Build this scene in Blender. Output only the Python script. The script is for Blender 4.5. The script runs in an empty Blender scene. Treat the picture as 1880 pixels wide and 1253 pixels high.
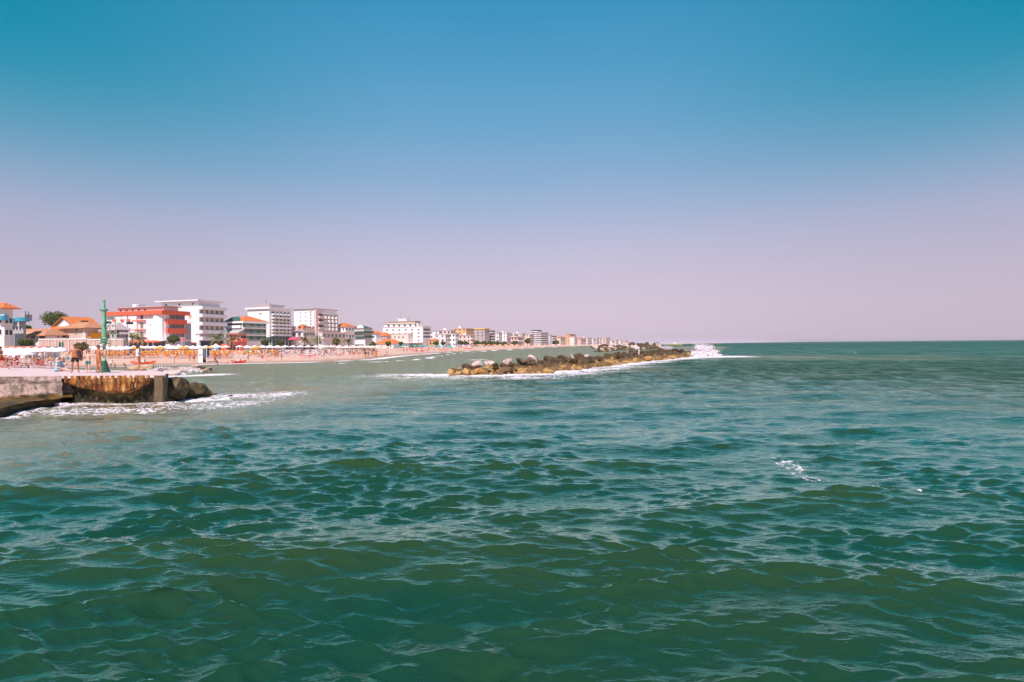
import bpy, bmesh, math, random
import numpy as np
from mathutils import Vector, Matrix, noise as mnoise
random.seed(7); R = math.radians
S = bpy.context.scene; COL = S.collection

# ---------------------------------------------------------------- camera
F = 1044.4; EYE = 3.1; PITCH = R(0.346); ROLL = R(-0.54)
cd = bpy.data.cameras.new('camera'); cam = bpy.data.objects.new('camera', cd); COL.objects.link(cam)
cd.sensor_width = 36; cd.lens = 20; cd.clip_start = 0.1; cd.clip_end = 60000
ROT = Matrix.Rotation(math.pi/2 + PITCH, 3, 'X') @ Matrix.Rotation(ROLL, 3, 'Z')
cam.matrix_world = Matrix.Translation((0, 0, EYE)) @ ROT.to_4x4()
S.camera = cam

# ---------------------------------------------------------------- light
SUN_EL = R(50); SUN_AZ = R(193)          # azimuth clockwise from +Y: behind the camera, to the left
S.view_settings.view_transform = 'Standard'; S.view_settings.look = 'None'
S.view_settings.exposure = 0.25; S.view_settings.gamma = 1
sd = bpy.data.lights.new('sun', 'SUN'); sun = bpy.data.objects.new('sun', sd); COL.objects.link(sun)
sd.energy = 5.0; sd.angle = R(0.5); sd.color = (1.0, 0.85, 0.82)
sdir = Vector((math.sin(SUN_AZ)*math.cos(SUN_EL), math.cos(SUN_AZ)*math.cos(SUN_EL), math.sin(SUN_EL)))
sun.rotation_euler = sdir.to_track_quat('Z', 'Y').to_euler(); sun.location = sdir*200
W = bpy.data.worlds.new('World'); S.world = W; W.use_nodes = True
nt = W.node_tree; nt.nodes.clear(); N = nt.nodes.new; L = nt.links.new
out = N('ShaderNodeOutputWorld'); bg = N('ShaderNodeBackground'); L(bg.outputs[0], out.inputs[0])
sky = N('ShaderNodeTexSky'); sky.sky_type = 'NISHITA'; sky.sun_disc = False
sky.sun_elevation = SUN_EL; sky.sun_rotation = SUN_AZ; sky.dust_density = 2.0
tc = N('ShaderNodeTexCoord'); sep = N('ShaderNodeSeparateXYZ'); L(tc.outputs['Generated'], sep.inputs[0])
ramp = N('ShaderNodeValToRGB'); L(sep.outputs[2], ramp.inputs[0])
def lin(c): return tuple(((v/255+0.055)/1.055)**2.4 if v > 10 else v/255/12.92 for v in c)
SKY = [(-0.02, (200,190,210)), (0.0, (214,195,212)), (0.06, (212,194,212)), (0.11, (204,191,212)), (0.17, (188,186,212)), (0.22, (166,180,211)),
       (0.28, (138,172,207)), (0.36, (106,163,202)), (0.43, (82,156,198)), (0.51, (56,146,190)), (0.70, (40,122,168)), (1.0, (28,92,140))]
el = ramp.color_ramp.elements
while len(el) < len(SKY): el.new(0.5)
for e, (p, c) in zip(el, SKY): e.position = max(0, p); e.color = lin(c)+(1,)
mixs = N('ShaderNodeMix'); mixs.data_type = 'RGBA'; mixs.inputs[0].default_value = 0.93
sc = N('ShaderNodeVectorMath'); sc.operation = 'SCALE'; sc.inputs['Scale'].default_value = 0.11
L(sky.outputs[0], sc.inputs[0]); L(sc.outputs[0], mixs.inputs[6]); L(ramp.outputs[0], mixs.inputs[7])
# lens corner darkening put into the sky colour, away from the bay bearing
az = N('ShaderNodeMath'); az.operation = 'ABSOLUTE'; L(sep.outputs[0], az.inputs[0])
azr = N('ShaderNodeMapRange'); azr.interpolation_type = 'SMOOTHSTEP'; azr.inputs[1].default_value = 0.12; azr.inputs[2].default_value = 0.70
azr.inputs[3].default_value = 0; azr.inputs[4].default_value = 1; L(az.outputs[0], azr.inputs[0])
tint = N('ShaderNodeMix'); tint.data_type = 'RGBA'; tint.blend_type = 'MULTIPLY'; 
elr = N('ShaderNodeMapRange'); elr.interpolation_type = 'SMOOTHSTEP'; elr.inputs[1].default_value = 0.17; elr.inputs[2].default_value = 0.43; L(sep.outputs[2], elr.inputs[0])
tcol = N('ShaderNodeMix'); tcol.data_type = 'RGBA'; L(elr.outputs[0], tcol.inputs[0]); tcol.inputs[6].default_value = (0.85, 0.87, 0.89, 1); tcol.inputs[7].default_value = (0.02, 0.74, 0.70, 1)
L(azr.outputs[0], tint.inputs[0])
L(mixs.outputs[2], tint.inputs[6]); L(tcol.outputs[2], tint.inputs[7])
L(tint.outputs[2], bg.inputs[0]); bg.inputs[1].default_value = 0.89
W.cycles.sampling_method = 'AUTOMATIC'

# ---------------------------------------------------------------- helpers
def hz(px): return 630 + (1240-px)*0.0094
def ray(px, py): return ROT @ Vector(((px-940)/F, (626.5-py)/F, -1))
def atz(px, py, z):
    d = ray(px, py); t = (z-EYE)/d.z
    return Vector((d.x*t, d.y*t, z))
def atY(px, py, Y):
    d = ray(px, py); t = Y/d.y
    return Vector((d.x*t, Y, EYE+d.z*t))
def zat(px, py, Y): return atY(px, py, Y).z
def smooth(e0, e1, x):
    t = np.clip((x-e0)/(e1-e0), 0, 1); return t*t*(3-2*t)

class MB:
    def __init__(s): s.v = []; s.f = []
    def add(s, vs, fs):
        n = len(s.v); s.v += [tuple(v) for v in vs]; s.f += [tuple(i+n for i in f) for f in fs]; return s
    def box(s, x0, x1, y0, y1, z0, z1):
        if x0 > x1: x0, x1 = x1, x0
        if y0 > y1: y0, y1 = y1, y0
        return s.add([(x0,y0,z0),(x1,y0,z0),(x1,y1,z0),(x0,y1,z0),(x0,y0,z1),(x1,y0,z1),(x1,y1,z1),(x0,y1,z1)],
                     [(3,2,1,0),(4,5,6,7),(0,1,5,4),(1,2,6,5),(2,3,7,6),(3,0,4,7)])
    def prism(s, pts, z0, z1):
        n = len(pts)
        a = sum(pts[i][0]*pts[(i+1)%n][1]-pts[(i+1)%n][0]*pts[i][1] for i in range(n))
        if a < 0: pts = pts[::-1]
        return s.add([(p[0],p[1],z0) for p in pts]+[(p[0],p[1],z1) for p in pts],
                     [tuple(range(n-1,-1,-1)), tuple(range(n,2*n))]+[(i,(i+1)%n,(i+1)%n+n,i+n) for i in range(n)])
    def lathe(s, prof, n=16, c=(0,0)):
        vs = []; fs = []
        for r, z in prof:
            for i in range(n):
                a = 2*math.pi*i/n; vs.append((c[0]+r*math.cos(a), c[1]+r*math.sin(a), z))
        for k in range(len(prof)-1):
            for i in range(n):
                j = (i+1) % n; fs.append((k*n+i, k*n+j, (k+1)*n+j, (k+1)*n+i))
        fs.append(tuple(range(n-1,-1,-1))); fs.append(tuple(range((len(prof)-1)*n, len(prof)*n)))
        return s.add(vs, fs)
    def rod(s, a, b, r0, r1=None, n=6):
        a = Vector(a); b = Vector(b); r1 = r0 if r1 is None else r1
        d = (b-a).normalized(); q = d.to_track_quat('Z', 'Y'); vs = []
        for p, r in ((a, r0), (b, r1)):
            for i in range(n):
                t = 2*math.pi*i/n; vs.append(p + q @ Vector((r*math.cos(t), r*math.sin(t), 0)))
        return s.add(vs, [(i,(i+1)%n,(i+1)%n+n,i+n) for i in range(n)]+[tuple(range(n-1,-1,-1)), tuple(range(n,2*n))])
    def hip(s, x0, x1, y0, y1, z0, z1, th=0.15):
        # hipped roof with a ridge along the longer side, closed below
        w = x1-x0; l = y1-y0
        if w >= l: r0 = (x0+l/2, (y0+y1)/2, z1); r1 = (x1-l/2, (y0+y1)/2, z1)
        else: r0 = ((x0+x1)/2, y0+w/2, z1); r1 = ((x0+x1)/2, y1-w/2, z1)
        vs = [(x0,y0,z0),(x1,y0,z0),(x1,y1,z0),(x0,y1,z0),(x0,y0,z0+th),(x1,y0,z0+th),(x1,y1,z0+th),(x0,y1,z0+th),r0,r1]
        fs = [(3,2,1,0),(0,1,5,4),(1,2,6,5),(2,3,7,6),(3,0,4,7)]
        fs += [(4,5,9,8),(5,6,9),(6,7,8,9),(7,4,8)] if w >= l else [(4,5,8),(5,6,9,8),(6,7,9),(7,4,8,9)]
        return s.add(vs, fs)
    def gable(s, x0, x1, y0, y1, z0, z1, axis='y', th=0.2):
        # two roof slabs meeting at a ridge running along `axis`
        if axis == 'y':
            m = (x0+x1)/2; P = [(x0,z0),(m,z1),(x1,z0),(x1,z0+th),(m,z1+th),(x0,z0+th)]
            vs = [(p[0],y0,p[1]) for p in P]+[(p[0],y1,p[1]) for p in P]
        else:
            m = (y0+y1)/2; P = [(y0,z0),(m,z1),(y1,z0),(y1,z0+th),(m,z1+th),(y0,z0+th)]
            vs = [(x1,p[0],p[1]) for p in P]+[(x0,p[0],p[1]) for p in P]
        fs = [(0,1,4,5),(1,2,3,4),(11,10,7,6),(10,9,8,7)]+[(i,i+6,(i+1)%6+6,(i+1)%6) for i in range(6)]
        return s.add(vs, fs)
    def mesh(s, name, mat=None, sm=False):
        me = bpy.data.meshes.new(name); me.from_pydata(s.v, [], s.f)
        if mat: me.materials.append(mat)
        if sm: me.polygons.foreach_set('use_smooth', [True]*len(me.polygons))
        me.update(); return me
    def build(s, name, mat, parent=None, sm=False, loc=None):
        return link(name, s.mesh(name, mat, sm), parent, loc)
def link(name, me, parent=None, loc=None):
    o = bpy.data.objects.new(name, me); COL.objects.link(o)
    if parent: o.parent = parent
    if loc is not None: o.location = loc
    return o
def tag(o, label=None, cat=None, group=None, kind=None):
    if label: o['label'] = label
    if cat: o['category'] = cat
    if group: o['group'] = group
    if kind: o['kind'] = kind
    return o
def thing(name, label, cat, loc=(0,0,0), rz=0, group=None):
    o = bpy.data.objects.new(name, None); COL.objects.link(o); o.empty_display_size = 0.3
    o.location = loc; o.rotation_euler = (0,0,rz); return tag(o, label, cat, group)
def kids(o): return [c for c in bpy.data.objects if c.parent == o]
def dup(root, loc, rz=0, sc=1, label=None, group=None, cat=None):
    c = root.copy(); COL.objects.link(c); c.location = loc; c.rotation_euler = (0,0,rz); c.scale = (sc,sc,sc) if not isinstance(sc, tuple) else sc
    if label: c['label'] = label
    if group: c['group'] = group
    for ch in KC(root):
        d = ch.copy(); COL.objects.link(d); d.parent = c
        for g in KC(ch): e = g.copy(); COL.objects.link(e); e.parent = d
    return c
_kc = {}
def KC(o):
    if o.name not in _kc: _kc[o.name] = kids(o)
    return _kc[o.name]

# ---------------------------------------------------------------- materials
def newmat(name):
    m = bpy.data.materials.new(name); m.use_nodes = True; nt = m.node_tree
    return m, nt, nt.nodes['Principled BSDF']
def mat(name, col, rough=0.8, amt=0.18, scale=1.5, bump=0.0, bscale=None, metal=0, obj=True, trans=0):
    """procedural material: the colour varied by fractal noise (dirt, fading)"""
    m, nt, b = newmat(name); N = nt.nodes.new; L = nt.links.new
    tc = N('ShaderNodeTexCoord'); n = N('ShaderNodeTexNoise'); n.inputs['Scale'].default_value = scale
    n.inputs['Detail'].default_value = 6; n.inputs['Roughness'].default_value = 0.65
    L(tc.outputs['Object'], n.inputs['Vector'])
    mx = N('ShaderNodeMix'); mx.data_type = 'RGBA'; L(n.outputs[0], mx.inputs[0])
    mx.inputs[6].default_value = tuple(c*(1-amt) for c in col)+(1,); mx.inputs[7].default_value = tuple(min(1, c*(1+amt)) for c in col)+(1,)
    L(mx.outputs[2], b.inputs['Base Color']); b.inputs['Roughness'].default_value = rough; b.inputs['Metallic'].default_value = metal
    if bump:
        n2 = N('ShaderNodeTexNoise'); n2.inputs['Scale'].default_value = bscale or scale*4; n2.inputs['Detail'].default_value = 4
        L(tc.outputs['Object'], n2.inputs['Vector'])
        bp = N('ShaderNodeBump'); bp.inputs['Strength'].default_value = bump; bp.inputs['Distance'].default_value = 0.1
        L(n2.outputs[0], bp.inputs['Height']); L(bp.outputs[0], b.inputs['Normal'])
    if trans:
        b.inputs['Transmission Weight'].default_value = trans
    return m
def wallmat(name, col):
    """render with faint vertical rain streaks and blotches"""
    m, nt, b = newmat(name); N = nt.nodes.new; L = nt.links.new
    tc = N('ShaderNodeTexCoord'); mp = N('ShaderNodeMapping'); mp.inputs['Scale'].default_value = (0.9, 0.9, 0.12)
    n = N('ShaderNodeTexNoise'); n.inputs['Scale'].default_value = 1.3; n.inputs['Detail'].default_value = 5
    L(tc.outputs['Object'], mp.inputs[0]); L(mp.outputs[0], n.inputs['Vector'])
    mx = N('ShaderNodeMix'); mx.data_type = 'RGBA'; L(n.outputs[0], mx.inputs[0])
    mx.inputs[6].default_value = tuple(c*0.84 for c in col)+(1,); mx.inputs[7].default_value = tuple(min(0.95, c*1.1) for c in col)+(1,)
    L(mx.outputs[2], b.inputs['Base Color']); b.inputs['Roughness'].default_value = 0.85
    return m
def tilemat(name, c1, c2, bands=3.0):
    """clay tiles: rows of ribs plus a per-patch colour change"""
    m, nt, b = newmat(name); N = nt.nodes.new; L = nt.links.new
    tc = N('ShaderNodeTexCoord')
    n = N('ShaderNodeTexNoise'); n.inputs['Scale'].default_value = 1.2; n.inputs['Detail'].default_value = 8; n.inputs['Roughness'].default_value = 0.8
    L(tc.outputs['Object'], n.inputs['Vector'])
    cr = N('ShaderNodeValToRGB'); cr.color_ramp.elements[0].position = 0.35; cr.color_ramp.elements[1].position = 0.65
    cr.color_ramp.elements[0].color = c1+(1,); cr.color_ramp.elements[1].color = c2+(1,); L(n.outputs[0], cr.inputs[0])
    w = N('ShaderNodeTexWave'); w.inputs['Scale'].default_value = bands; w.inputs['Distortion'].default_value = 0.6; L(tc.outputs['Object'], w.inputs['Vector'])
    bp = N('ShaderNodeBump'); bp.inputs['Strength'].default_value = 0.5; bp.inputs['Distance'].default_value = 0.08
    L(w.outputs[0], bp.inputs['Height']); L(bp.outputs[0], b.inputs['Normal']); L(cr.outputs[0], b.inputs['Base Color'])
    b.inputs['Roughness'].default_value = 0.85
    return m
M = {}
M['white'] = wallmat('white_render', (0.86, 0.81, 0.82)); M['white2'] = wallmat('offwhite_render', (0.74, 0.68, 0.67))
M['cream'] = wallmat('cream_render', (0.70, 0.60, 0.52)); M['beige'] = wallmat('beige_render', (0.58, 0.47, 0.40))
M['pink'] = wallmat('pink_render', (0.72, 0.53, 0.49)); M['grey'] = wallmat('grey_render', (0.42, 0.41, 0.42))
M['orangew'] = wallmat('orange_render', (0.72, 0.42, 0.20)); M['yellow'] = wallmat('yellow_render', (0.78, 0.52, 0.14))
M['coral'] = wallmat('coral_render', (0.80, 0.13, 0.06)); M['pinkcoral'] = wallmat('pink_coral_render', (0.70, 0.20, 0.17)); M['red'] = wallmat('red_render', (0.72, 0.16, 0.07))
M['teal'] = wallmat('green_render', (0.03, 0.20, 0.13)); M['dteal'] = wallmat('slate_green', (0.03, 0.11, 0.09))
M['glass'] = mat('window_glass', (0.035, 0.04, 0.045), rough=0.12, amt=0.5, scale=0.4)
M['glassg'] = mat('green_glass', (0.05, 0.12, 0.10), rough=0.12, amt=0.4, scale=0.4)
M['curtain'] = mat('curtained_glass', (0.22, 0.19, 0.18), rough=0.3, amt=0.4, scale=0.8)
M['shutter'] = mat('shutter_paint', (0.25, 0.14, 0.08), rough=0.6)
M['bluesh'] = mat('blue_shutter', (0.10, 0.22, 0.26), rough=0.6)
M['tile'] = tilemat('orange_tiles', (0.52, 0.13, 0.035), (0.78, 0.24, 0.06)); M['tileo'] = tilemat('old_tiles', (0.42, 0.18, 0.10), (0.66, 0.32, 0.17))
M['slab'] = mat('roof_slab', (0.46, 0.38, 0.38), rough=0.9, scale=0.5); M['dark'] = mat('dark_metal', (0.04,0.04,0.045), rough=0.5)
M['metalw'] = mat('white_paint', (0.8, 0.78, 0.79), rough=0.4, amt=0.06); M['blue'] = mat('blue_tank_paint', (0.06, 0.38, 0.55), rough=0.4)
M['bluecloth'] = mat('blue_cloth', (0.22, 0.48, 0.62), rough=0.9); M['flower'] = mat('pink_flowers', (0.55, 0.08, 0.14), amt=0.6, scale=6)
M['orange'] = mat('orange_canvas', (0.90, 0.36, 0.03), rough=0.9, amt=0.12); M['redc'] = mat('red_canvas', (0.72, 0.06, 0.05), rough=0.8, amt=0.1)
M['whitec'] = mat('white_canvas', (0.82, 0.76, 0.80), rough=0.9, amt=0.06); M['tealc'] = mat('turquoise_canvas', (0.05, 0.36, 0.38), rough=0.9)
M['beigec'] = mat('sand_canvas', (0.72, 0.55, 0.44), rough=0.9); M['yellowc'] = mat('yellow_canvas', (0.85, 0.50, 0.05), rough=0.9)
M['bluec'] = mat('blue_canvas', (0.10, 0.16, 0.34), rough=0.9); M['pinkc'] = mat('pink_canvas', (0.75, 0.30, 0.30), rough=0.9)
M['skin'] = mat('tanned_skin', (0.46, 0.165, 0.075), rough=0.55, amt=0.08, scale=8); M['skinp'] = mat('pale_skin', (0.72, 0.42, 0.32), rough=0.55, amt=0.08, scale=8)
M['hair'] = mat('dark_hair', (0.025, 0.016, 0.012), rough=0.5, amt=0.4, scale=30); M['hairb'] = mat('brown_hair', (0.16, 0.055, 0.025), rough=0.6, amt=0.4, scale=30)
M['black'] = mat('black_cloth', (0.012, 0.014, 0.016), rough=0.9); M['tealcl'] = mat('teal_cloth', (0.02, 0.22, 0.22), rough=0.9)
M['whitecl'] = mat('white_cloth', (0.78, 0.76, 0.84), rough=0.9, amt=0.06); M['tancl'] = mat('peach_cloth', (0.72, 0.25, 0.10), rough=0.9)
M['maroon'] = mat('dark_brown_cloth', (0.07, 0.03, 0.03), rough=0.9); M['sunredcl'] = mat('red_cloth', (0.65, 0.03, 0.03), rough=0.9)
M['pinkstone'] = mat('pink_stone', (0.50, 0.36, 0.30), rough=0.9, amt=0.35, scale=1.6, bump=0.5); M['shutterg'] = mat('pale_green_paint', (0.12, 0.42, 0.24), rough=0.5)
M['trunk'] = mat('bark', (0.16, 0.10, 0.07), rough=0.95, amt=0.4, scale=5, bump=0.5)
def leafmat(name, c1, c2):
    m, nt, b = newmat(name); N = nt.nodes.new; L = nt.links.new
    g = N('ShaderNodeNewGeometry'); r = N('ShaderNodeValToRGB'); L(g.outputs['Random Per Island'], r.inputs[0])
    r.color_ramp.elements[0].color = c1+(1,); r.color_ramp.elements[1].color = c2+(1,); L(r.outputs[0], b.inputs['Base Color'])
    b.inputs['Roughness'].default_value = 0.6; return m
M['leaf'] = leafmat('tree_leaves', (0.035, 0.075, 0.015), (0.15, 0.17, 0.035)); M['leafd'] = leafmat('dry_leaves', (0.12, 0.10, 0.03), (0.28, 0.24, 0.09))
M['palm'] = leafmat('palm_leaves', (0.08, 0.11, 0.03), (0.24, 0.22, 0.07))
# ================================================================ SETTING: sea
SHORE = [(-260,40),(-130,66),(-92,80),(-72,92),(-54,104),(-45,108),(-37,114),(-32,130),(-34,154),(-33,177),(-30,231),(-22,270),(2,372),(34,558),(88,752),(140,900),(260,1150),(430,1500),(900,2400)]
def pdist(X, Y, P):
    """distance to a polyline and the side (positive on its left, walking along it)"""
    best = np.full(X.shape, 1e18); side = np.zeros(X.shape)
    for (ax, ay), (bx, by) in zip(P[:-1], P[1:]):
        dx, dy = bx-ax, by-ay; t = np.clip(((X-ax)*dx+(Y-ay)*dy)/(dx*dx+dy*dy), 0, 1)
        ex, ey = X-ax-t*dx, Y-ay-t*dy; d = ex*ex+ey*ey; c = dx*ey-dy*ex
        m = d < best; best = np.where(m, d, best); side = np.where(m, np.sign(c), side)
    return np.sqrt(best), side
def sdshore(X, Y):                      # > 0 inland
    d, s = pdist(X, Y, SHORE); return d*s
rng = np.random.default_rng(11)
def vnoise(X, Y, sc, seed):
    """smooth value noise on the plane, 0..1"""
    r = np.random.default_rng(seed); T = r.random((256, 256)).astype(np.float32)
    x = X/sc; y = Y/sc; xi = np.floor(x).astype(int); yi = np.floor(y).astype(int)
    fx = x-xi; fy = y-yi; fx = fx*fx*(3-2*fx); fy = fy*fy*(3-2*fy)
    g = lambda a, b: T[a & 255, b & 255]
    return (g(xi,yi)*(1-fx)+g(xi+1,yi)*fx)*(1-fy)+(g(xi,yi+1)*(1-fx)+g(xi+1,yi+1)*fx)*fy
def fbm(X, Y, sc, seed, oct=4):
    s = 0; a = 0.5; t = 0
    for i in range(oct): s = s+a*vnoise(X+17*i, Y-9*i, sc/2**i, seed+i); t += a; a *= 0.5
    return s/t
# fan of rings round the photographer's standing point, dense where waves are resolved
dep = [math.atan2(EYE, 2.0)]
while dep[-1] > math.atan2(EYE, 20000):
    r = EYE/math.tan(dep[-1]); step = 0.00125 if r < 250 else 0.0009
    step = min(step, dep[-1]*0.16+1e-9)
    dep.append(dep[-1]-step)
rad = np.array([EYE/math.tan(d) for d in dep]); NR = len(rad)
NA = 1500; ang = np.linspace(R(-63), R(63), NA)
RR, AA = np.meshgrid(rad, ang, indexing='ij'); X0 = RR*np.sin(AA); Y0 = RR*np.cos(AA)
spr = np.gradient(rad)[:, None]; spa = (rad*(ang[1]-ang[0]))[:, None]
sp = np.maximum(spr*0.75, spa)
waves = []
def addw(lam, a, th): waves.append((2*math.pi/lam, a, th, rng.random()*2*math.pi))
MEAN = R(266)
def spread(w): return MEAN+rng.normal()*R(w)
for i in range(12):
    lam = 2.3*1.115**i; addw(lam, 0.0048*lam*rng.uniform(0.7, 1.2), spread(18))
for i in range(36):
    lam = 0.6*(2.3/0.6)**(i/35)*rng.uniform(0.95, 1.05); addw(lam, 0.0052*lam*rng.uniform(0.6, 1.3), spread(23))
for i in range(96):
    lam = 0.08*(0.6/0.08)**(i/95)*rng.uniform(0.95, 1.05); addw(lam, (0.0053+0.0034*smooth(0.12, 0.28, lam))*lam*rng.uniform(0.6, 1.3), spread(20))
Z = np.zeros_like(X0); DX = np.zeros_like(X0); DY = np.zeros_like(X0); LZ = np.zeros_like(X0)
patch = 0.6+0.75*smooth(0.25, 0.75, fbm(X0, Y0*1.0, 6.0, 5, 3)); patch2 = 0.55+0.9*smooth(0.3, 0.7, fbm(X0, Y0, 1.6, 15, 3))
sdS = sdshore(X0, Y0)
calm = 1-0.72*smooth(-45, -6, sdS)
BWX = np.interp(Y0, [50, 58, 67, 83, 99, 127, 400], [-12, 0, 7, 14, 24, 40, 150])
lee = smooth(0, 14, BWX-X0)*smooth(52, 70, Y0); calm = calm*(1-0.6*lee)
for k, a, th, ph in waves:
    lam = 2*math.pi/k; att = 1-smooth(lam/3.6, lam/2.0, sp)
    rows = np.where(att[:, 0] > 0)[0] if att.shape[1] == 1 else None
    n = rows.max()+1 if len(rows) else 0
    if n == 0: continue
    amp = a*att[:n]
    if lam < 0.6: amp = amp*patch2[:n]
    if lam < 1.6: amp = amp*patch[:n]
    p = k*(math.cos(th)*X0[:n]+math.sin(th)*Y0[:n])+ph+(0.9*np.sin(0.17*X0[:n]+ph)+0.9*np.sin(0.19*Y0[:n]+2*ph)) if True else 0
    s = np.sin(p); c = np.cos(p)
    Z[:n] += amp*c; q = 0.85
    DX[:n] -= q*math.cos(th)*amp*s; DY[:n] -= q*math.sin(th)*amp*s
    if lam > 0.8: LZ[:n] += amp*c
Z *= calm; DX *= calm; DY *= calm
# ---- foam and sediment, from the real distances to the walls, rocks and shore
PIERF = [(-25,20),(-23.5,26.1),(-24.3,28.8),(-24.6,31.2),(-23.4,31.5),(-19,31.6),(-17.6,33.5),(-17.4,36)]
BWF = [(-7,60),(-3,57.5),(2.2,57.5),(7.5,67),(15,83),(24.5,99),(41,127),(46,131)]
ROCKS2 = [tuple(atz(px, py, 0).xy) for px, py in ((240,684),(290,689),(330,692),(370,689),(398,688))]
dP, _ = pdist(X0, Y0, PIERF); dB, sB = pdist(X0, Y0, BWF); dR, _ = pdist(X0, Y0, ROCKS2)
n1 = fbm(X0, Y0, 2.6, 31, 5); n2 = fbm(X0*0.6, Y0, 7.0, 41, 4); n3 = fbm(X0, Y0, 0.9, 51, 4)
foam = np.zeros_like(X0)
def dens(d, w, noise=n2, k=0.9): return np.clip(1.0-0.9*d/(w*(0.35+1.5*noise)), 0, 1)
foam = np.maximum(foam, dens(dP, 2.0)*(Y0 < 45)*0.75)
ex = (X0+17.0)/4.8; ey = (Y0-34.0)/6.5; foam = np.maximum(foam, np.clip(1.30-np.sqrt(ex*ex+ey*ey)*(0.55+0.9*n2), 0, 0.62)*(0.35+1.05*n1))
ex = (X0+20.5)/5.2; ey = (Y0-28.0)/2.6; foam = np.maximum(foam, np.clip(1.1-np.sqrt(ex*ex+ey*ey)*(0.6+0.9*n2), 0, 0.62))
foam = np.maximum(foam, dens(dR, 3.6)*(0.75+0.4*n1))
seaward = (sB < 0)
foam = np.maximum(foam, np.where(seaward, dens(dB, 11.0)*(0.30+1.05*n1), dens(dB, 2.0)))
ex = (X0+9.5)/9.0; ey = (Y0-57.0)/7.5; foam = np.maximum(foam, np.clip(1.15-np.sqrt(ex*ex+ey*ey)*(0.6+0.9*n2), 0, 0.8)*(0.2+1.2*n1))
ex = (X0-47)/9.0; ey = (Y0-124)/10.0; foam = np.maximum(foam, np.clip(1.3-np.sqrt(ex*ex+ey*ey)*(0.6+0.9*n2), 0, 1))
ex = (X0-60)/18.0; ey = (Y0-116)/5.0; foam = np.maximum(foam, np.clip(1.0-np.sqrt(ex*ex+ey*ey)*(0.6+0.9*n2), 0, 0.55))
sw = np.abs(sdS+1.2+2.0*(n2-0.5)); foam = np.maximum(foam, np.clip(1.3-sw/(1.5+0.006*RR), 0, 1)*(Y0 < 1500))
b1 = np.abs(sdS+15+8*(n2-0.5)-0.02*Y0); foam = np.maximum(foam, np.clip(1.1-b1/(0.5+2.4*(vnoise(X0, Y0, 14, 61) > 0.45)*vnoise(X0, Y0, 9, 62)), 0, 0.9)*(X0 > -36)*(Y0 > 100)*(Y0 < 330))
STREAK = [tuple(atz(px, py, 0).xy) for px, py in ((1340,815),(1400,832),(1450,846),(1500,866),(1560,876),(1610,890),(1650,905),(1740,915),(1900,950))]
dS, _ = pdist(X0, Y0, STREAK); foam = np.maximum(foam, np.clip(1.0-dS/(0.9*(0.3+1.3*n1)), 0, 1)*0.26)
for px_, py_, r_ in ((1452, 852, 1.0), (1478, 868, 0.8), (1612, 888, 0.75), (1700, 908, 0.5)):
    c_ = atz(px_, py_, 0); foam = np.maximum(foam, 0.54*np.exp(-(((X0-c_.x)/(r_*0.75))**2+((Y0-c_.y)/r_)**2)))
SURF = [tuple(atz(px, py, 0).xy) for px, py in ((600,666),(690,665),(760,663.5),(850,662),(935,659.5))]
dF, _ = pdist(X0, Y0, SURF); foam = np.maximum(foam, np.clip(1.15-dF/(0.4+2.6*vnoise(X0, Y0, 11, 66)*vnoise(X0, Y0, 4, 67)*2), 0, 0.85))
# scattered far whitecaps
wc = fbm(X0*0.35, Y0, 5.0, 91, 4); foam = np.maximum(foam, smooth(0.84, 0.88, wc)*0.7*(Y0 > 45)*(X0 > BWX+15))
# surge: foam sits a little proud, waves slop against the toe of the pier
Z += 0.10*smooth(0.5, 1, foam)*n3*smooth(300, 60, RR)
XB = np.interp(Y0, [0, 12, 20, 26, 38, 49, 58], [-16, -14, -10.8, -9.0, -6.6, -3.5, 3])
XB = np.where(Y0 > 56, BWX+3, XB)
murk = smooth(-3.5, 5.0, (XB-X0)+6*(n2-0.5)+2*(n1-0.5))
ex = (X0-58)/34.0; ey = (Y0-112)/22.0; murk = np.maximum(murk, np.clip(1.2-np.sqrt(ex*ex+ey*ey)+1.6*(n2-0.5), 0, 1)*0.5)
ex = (X0-14)/13.0; ey = (Y0-72)/14.0; murk = np.maximum(murk, np.clip(1.1-np.sqrt(ex*ex+ey*ey)+1.6*(n2-0.5), 0, 1)*0.7)
brown = smooth(36, 10, np.sqrt((X0+22)**2+((Y0-26)*1.2)**2)+10*(n2-0.5))
land = sdS > 14
V = np.empty((NR*NA, 3), np.float32)
V[:, 0] = (X0+DX).ravel(); V[:, 1] = (Y0+DY).ravel(); V[:, 2] = (Z).ravel()
ids = np.arange(NR*NA, dtype=np.int32).reshape(NR, NA)
q = np.stack([ids[:-1,:-1], ids[:-1,1:], ids[1:,1:], ids[1:,:-1]], -1).reshape(-1, 4)
keep = ~(land.ravel()[q].all(axis=1)); q = np.ascontiguousarray(q[keep])
# coarse ring behind and beside the standing point, so the sea goes all the way round
me = bpy.data.meshes.new('sea')
nv0 = len(V); a2 = np.linspace(R(63), R(297), 60); r2 = np.array([2.0, 6, 15, 40, 120, 400, 1500, 6000, 20000])
R2, A2 = np.meshgrid(r2, a2, indexing='ij'); V2 = np.stack([R2*np.sin(A2), R2*np.cos(A2), np.zeros_like(R2)-0.02], -1).reshape(-1, 3).astype(np.float32)
i2 = np.arange(len(V2), dtype=np.int32).reshape(R2.shape)+nv0
q2 = np.stack([i2[:-1,:-1], i2[:-1,1:], i2[1:,1:], i2[1:,:-1]], -1).reshape(-1, 4)
V = np.concatenate([V, V2]); q = np.ascontiguousarray(np.concatenate([q, q2])).astype(np.int32)
me.vertices.add(len(V)); me.vertices.foreach_set('co', V.ravel())
me.loops.add(q.size); me.loops.foreach_set('vertex_index', q.ravel())
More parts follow.
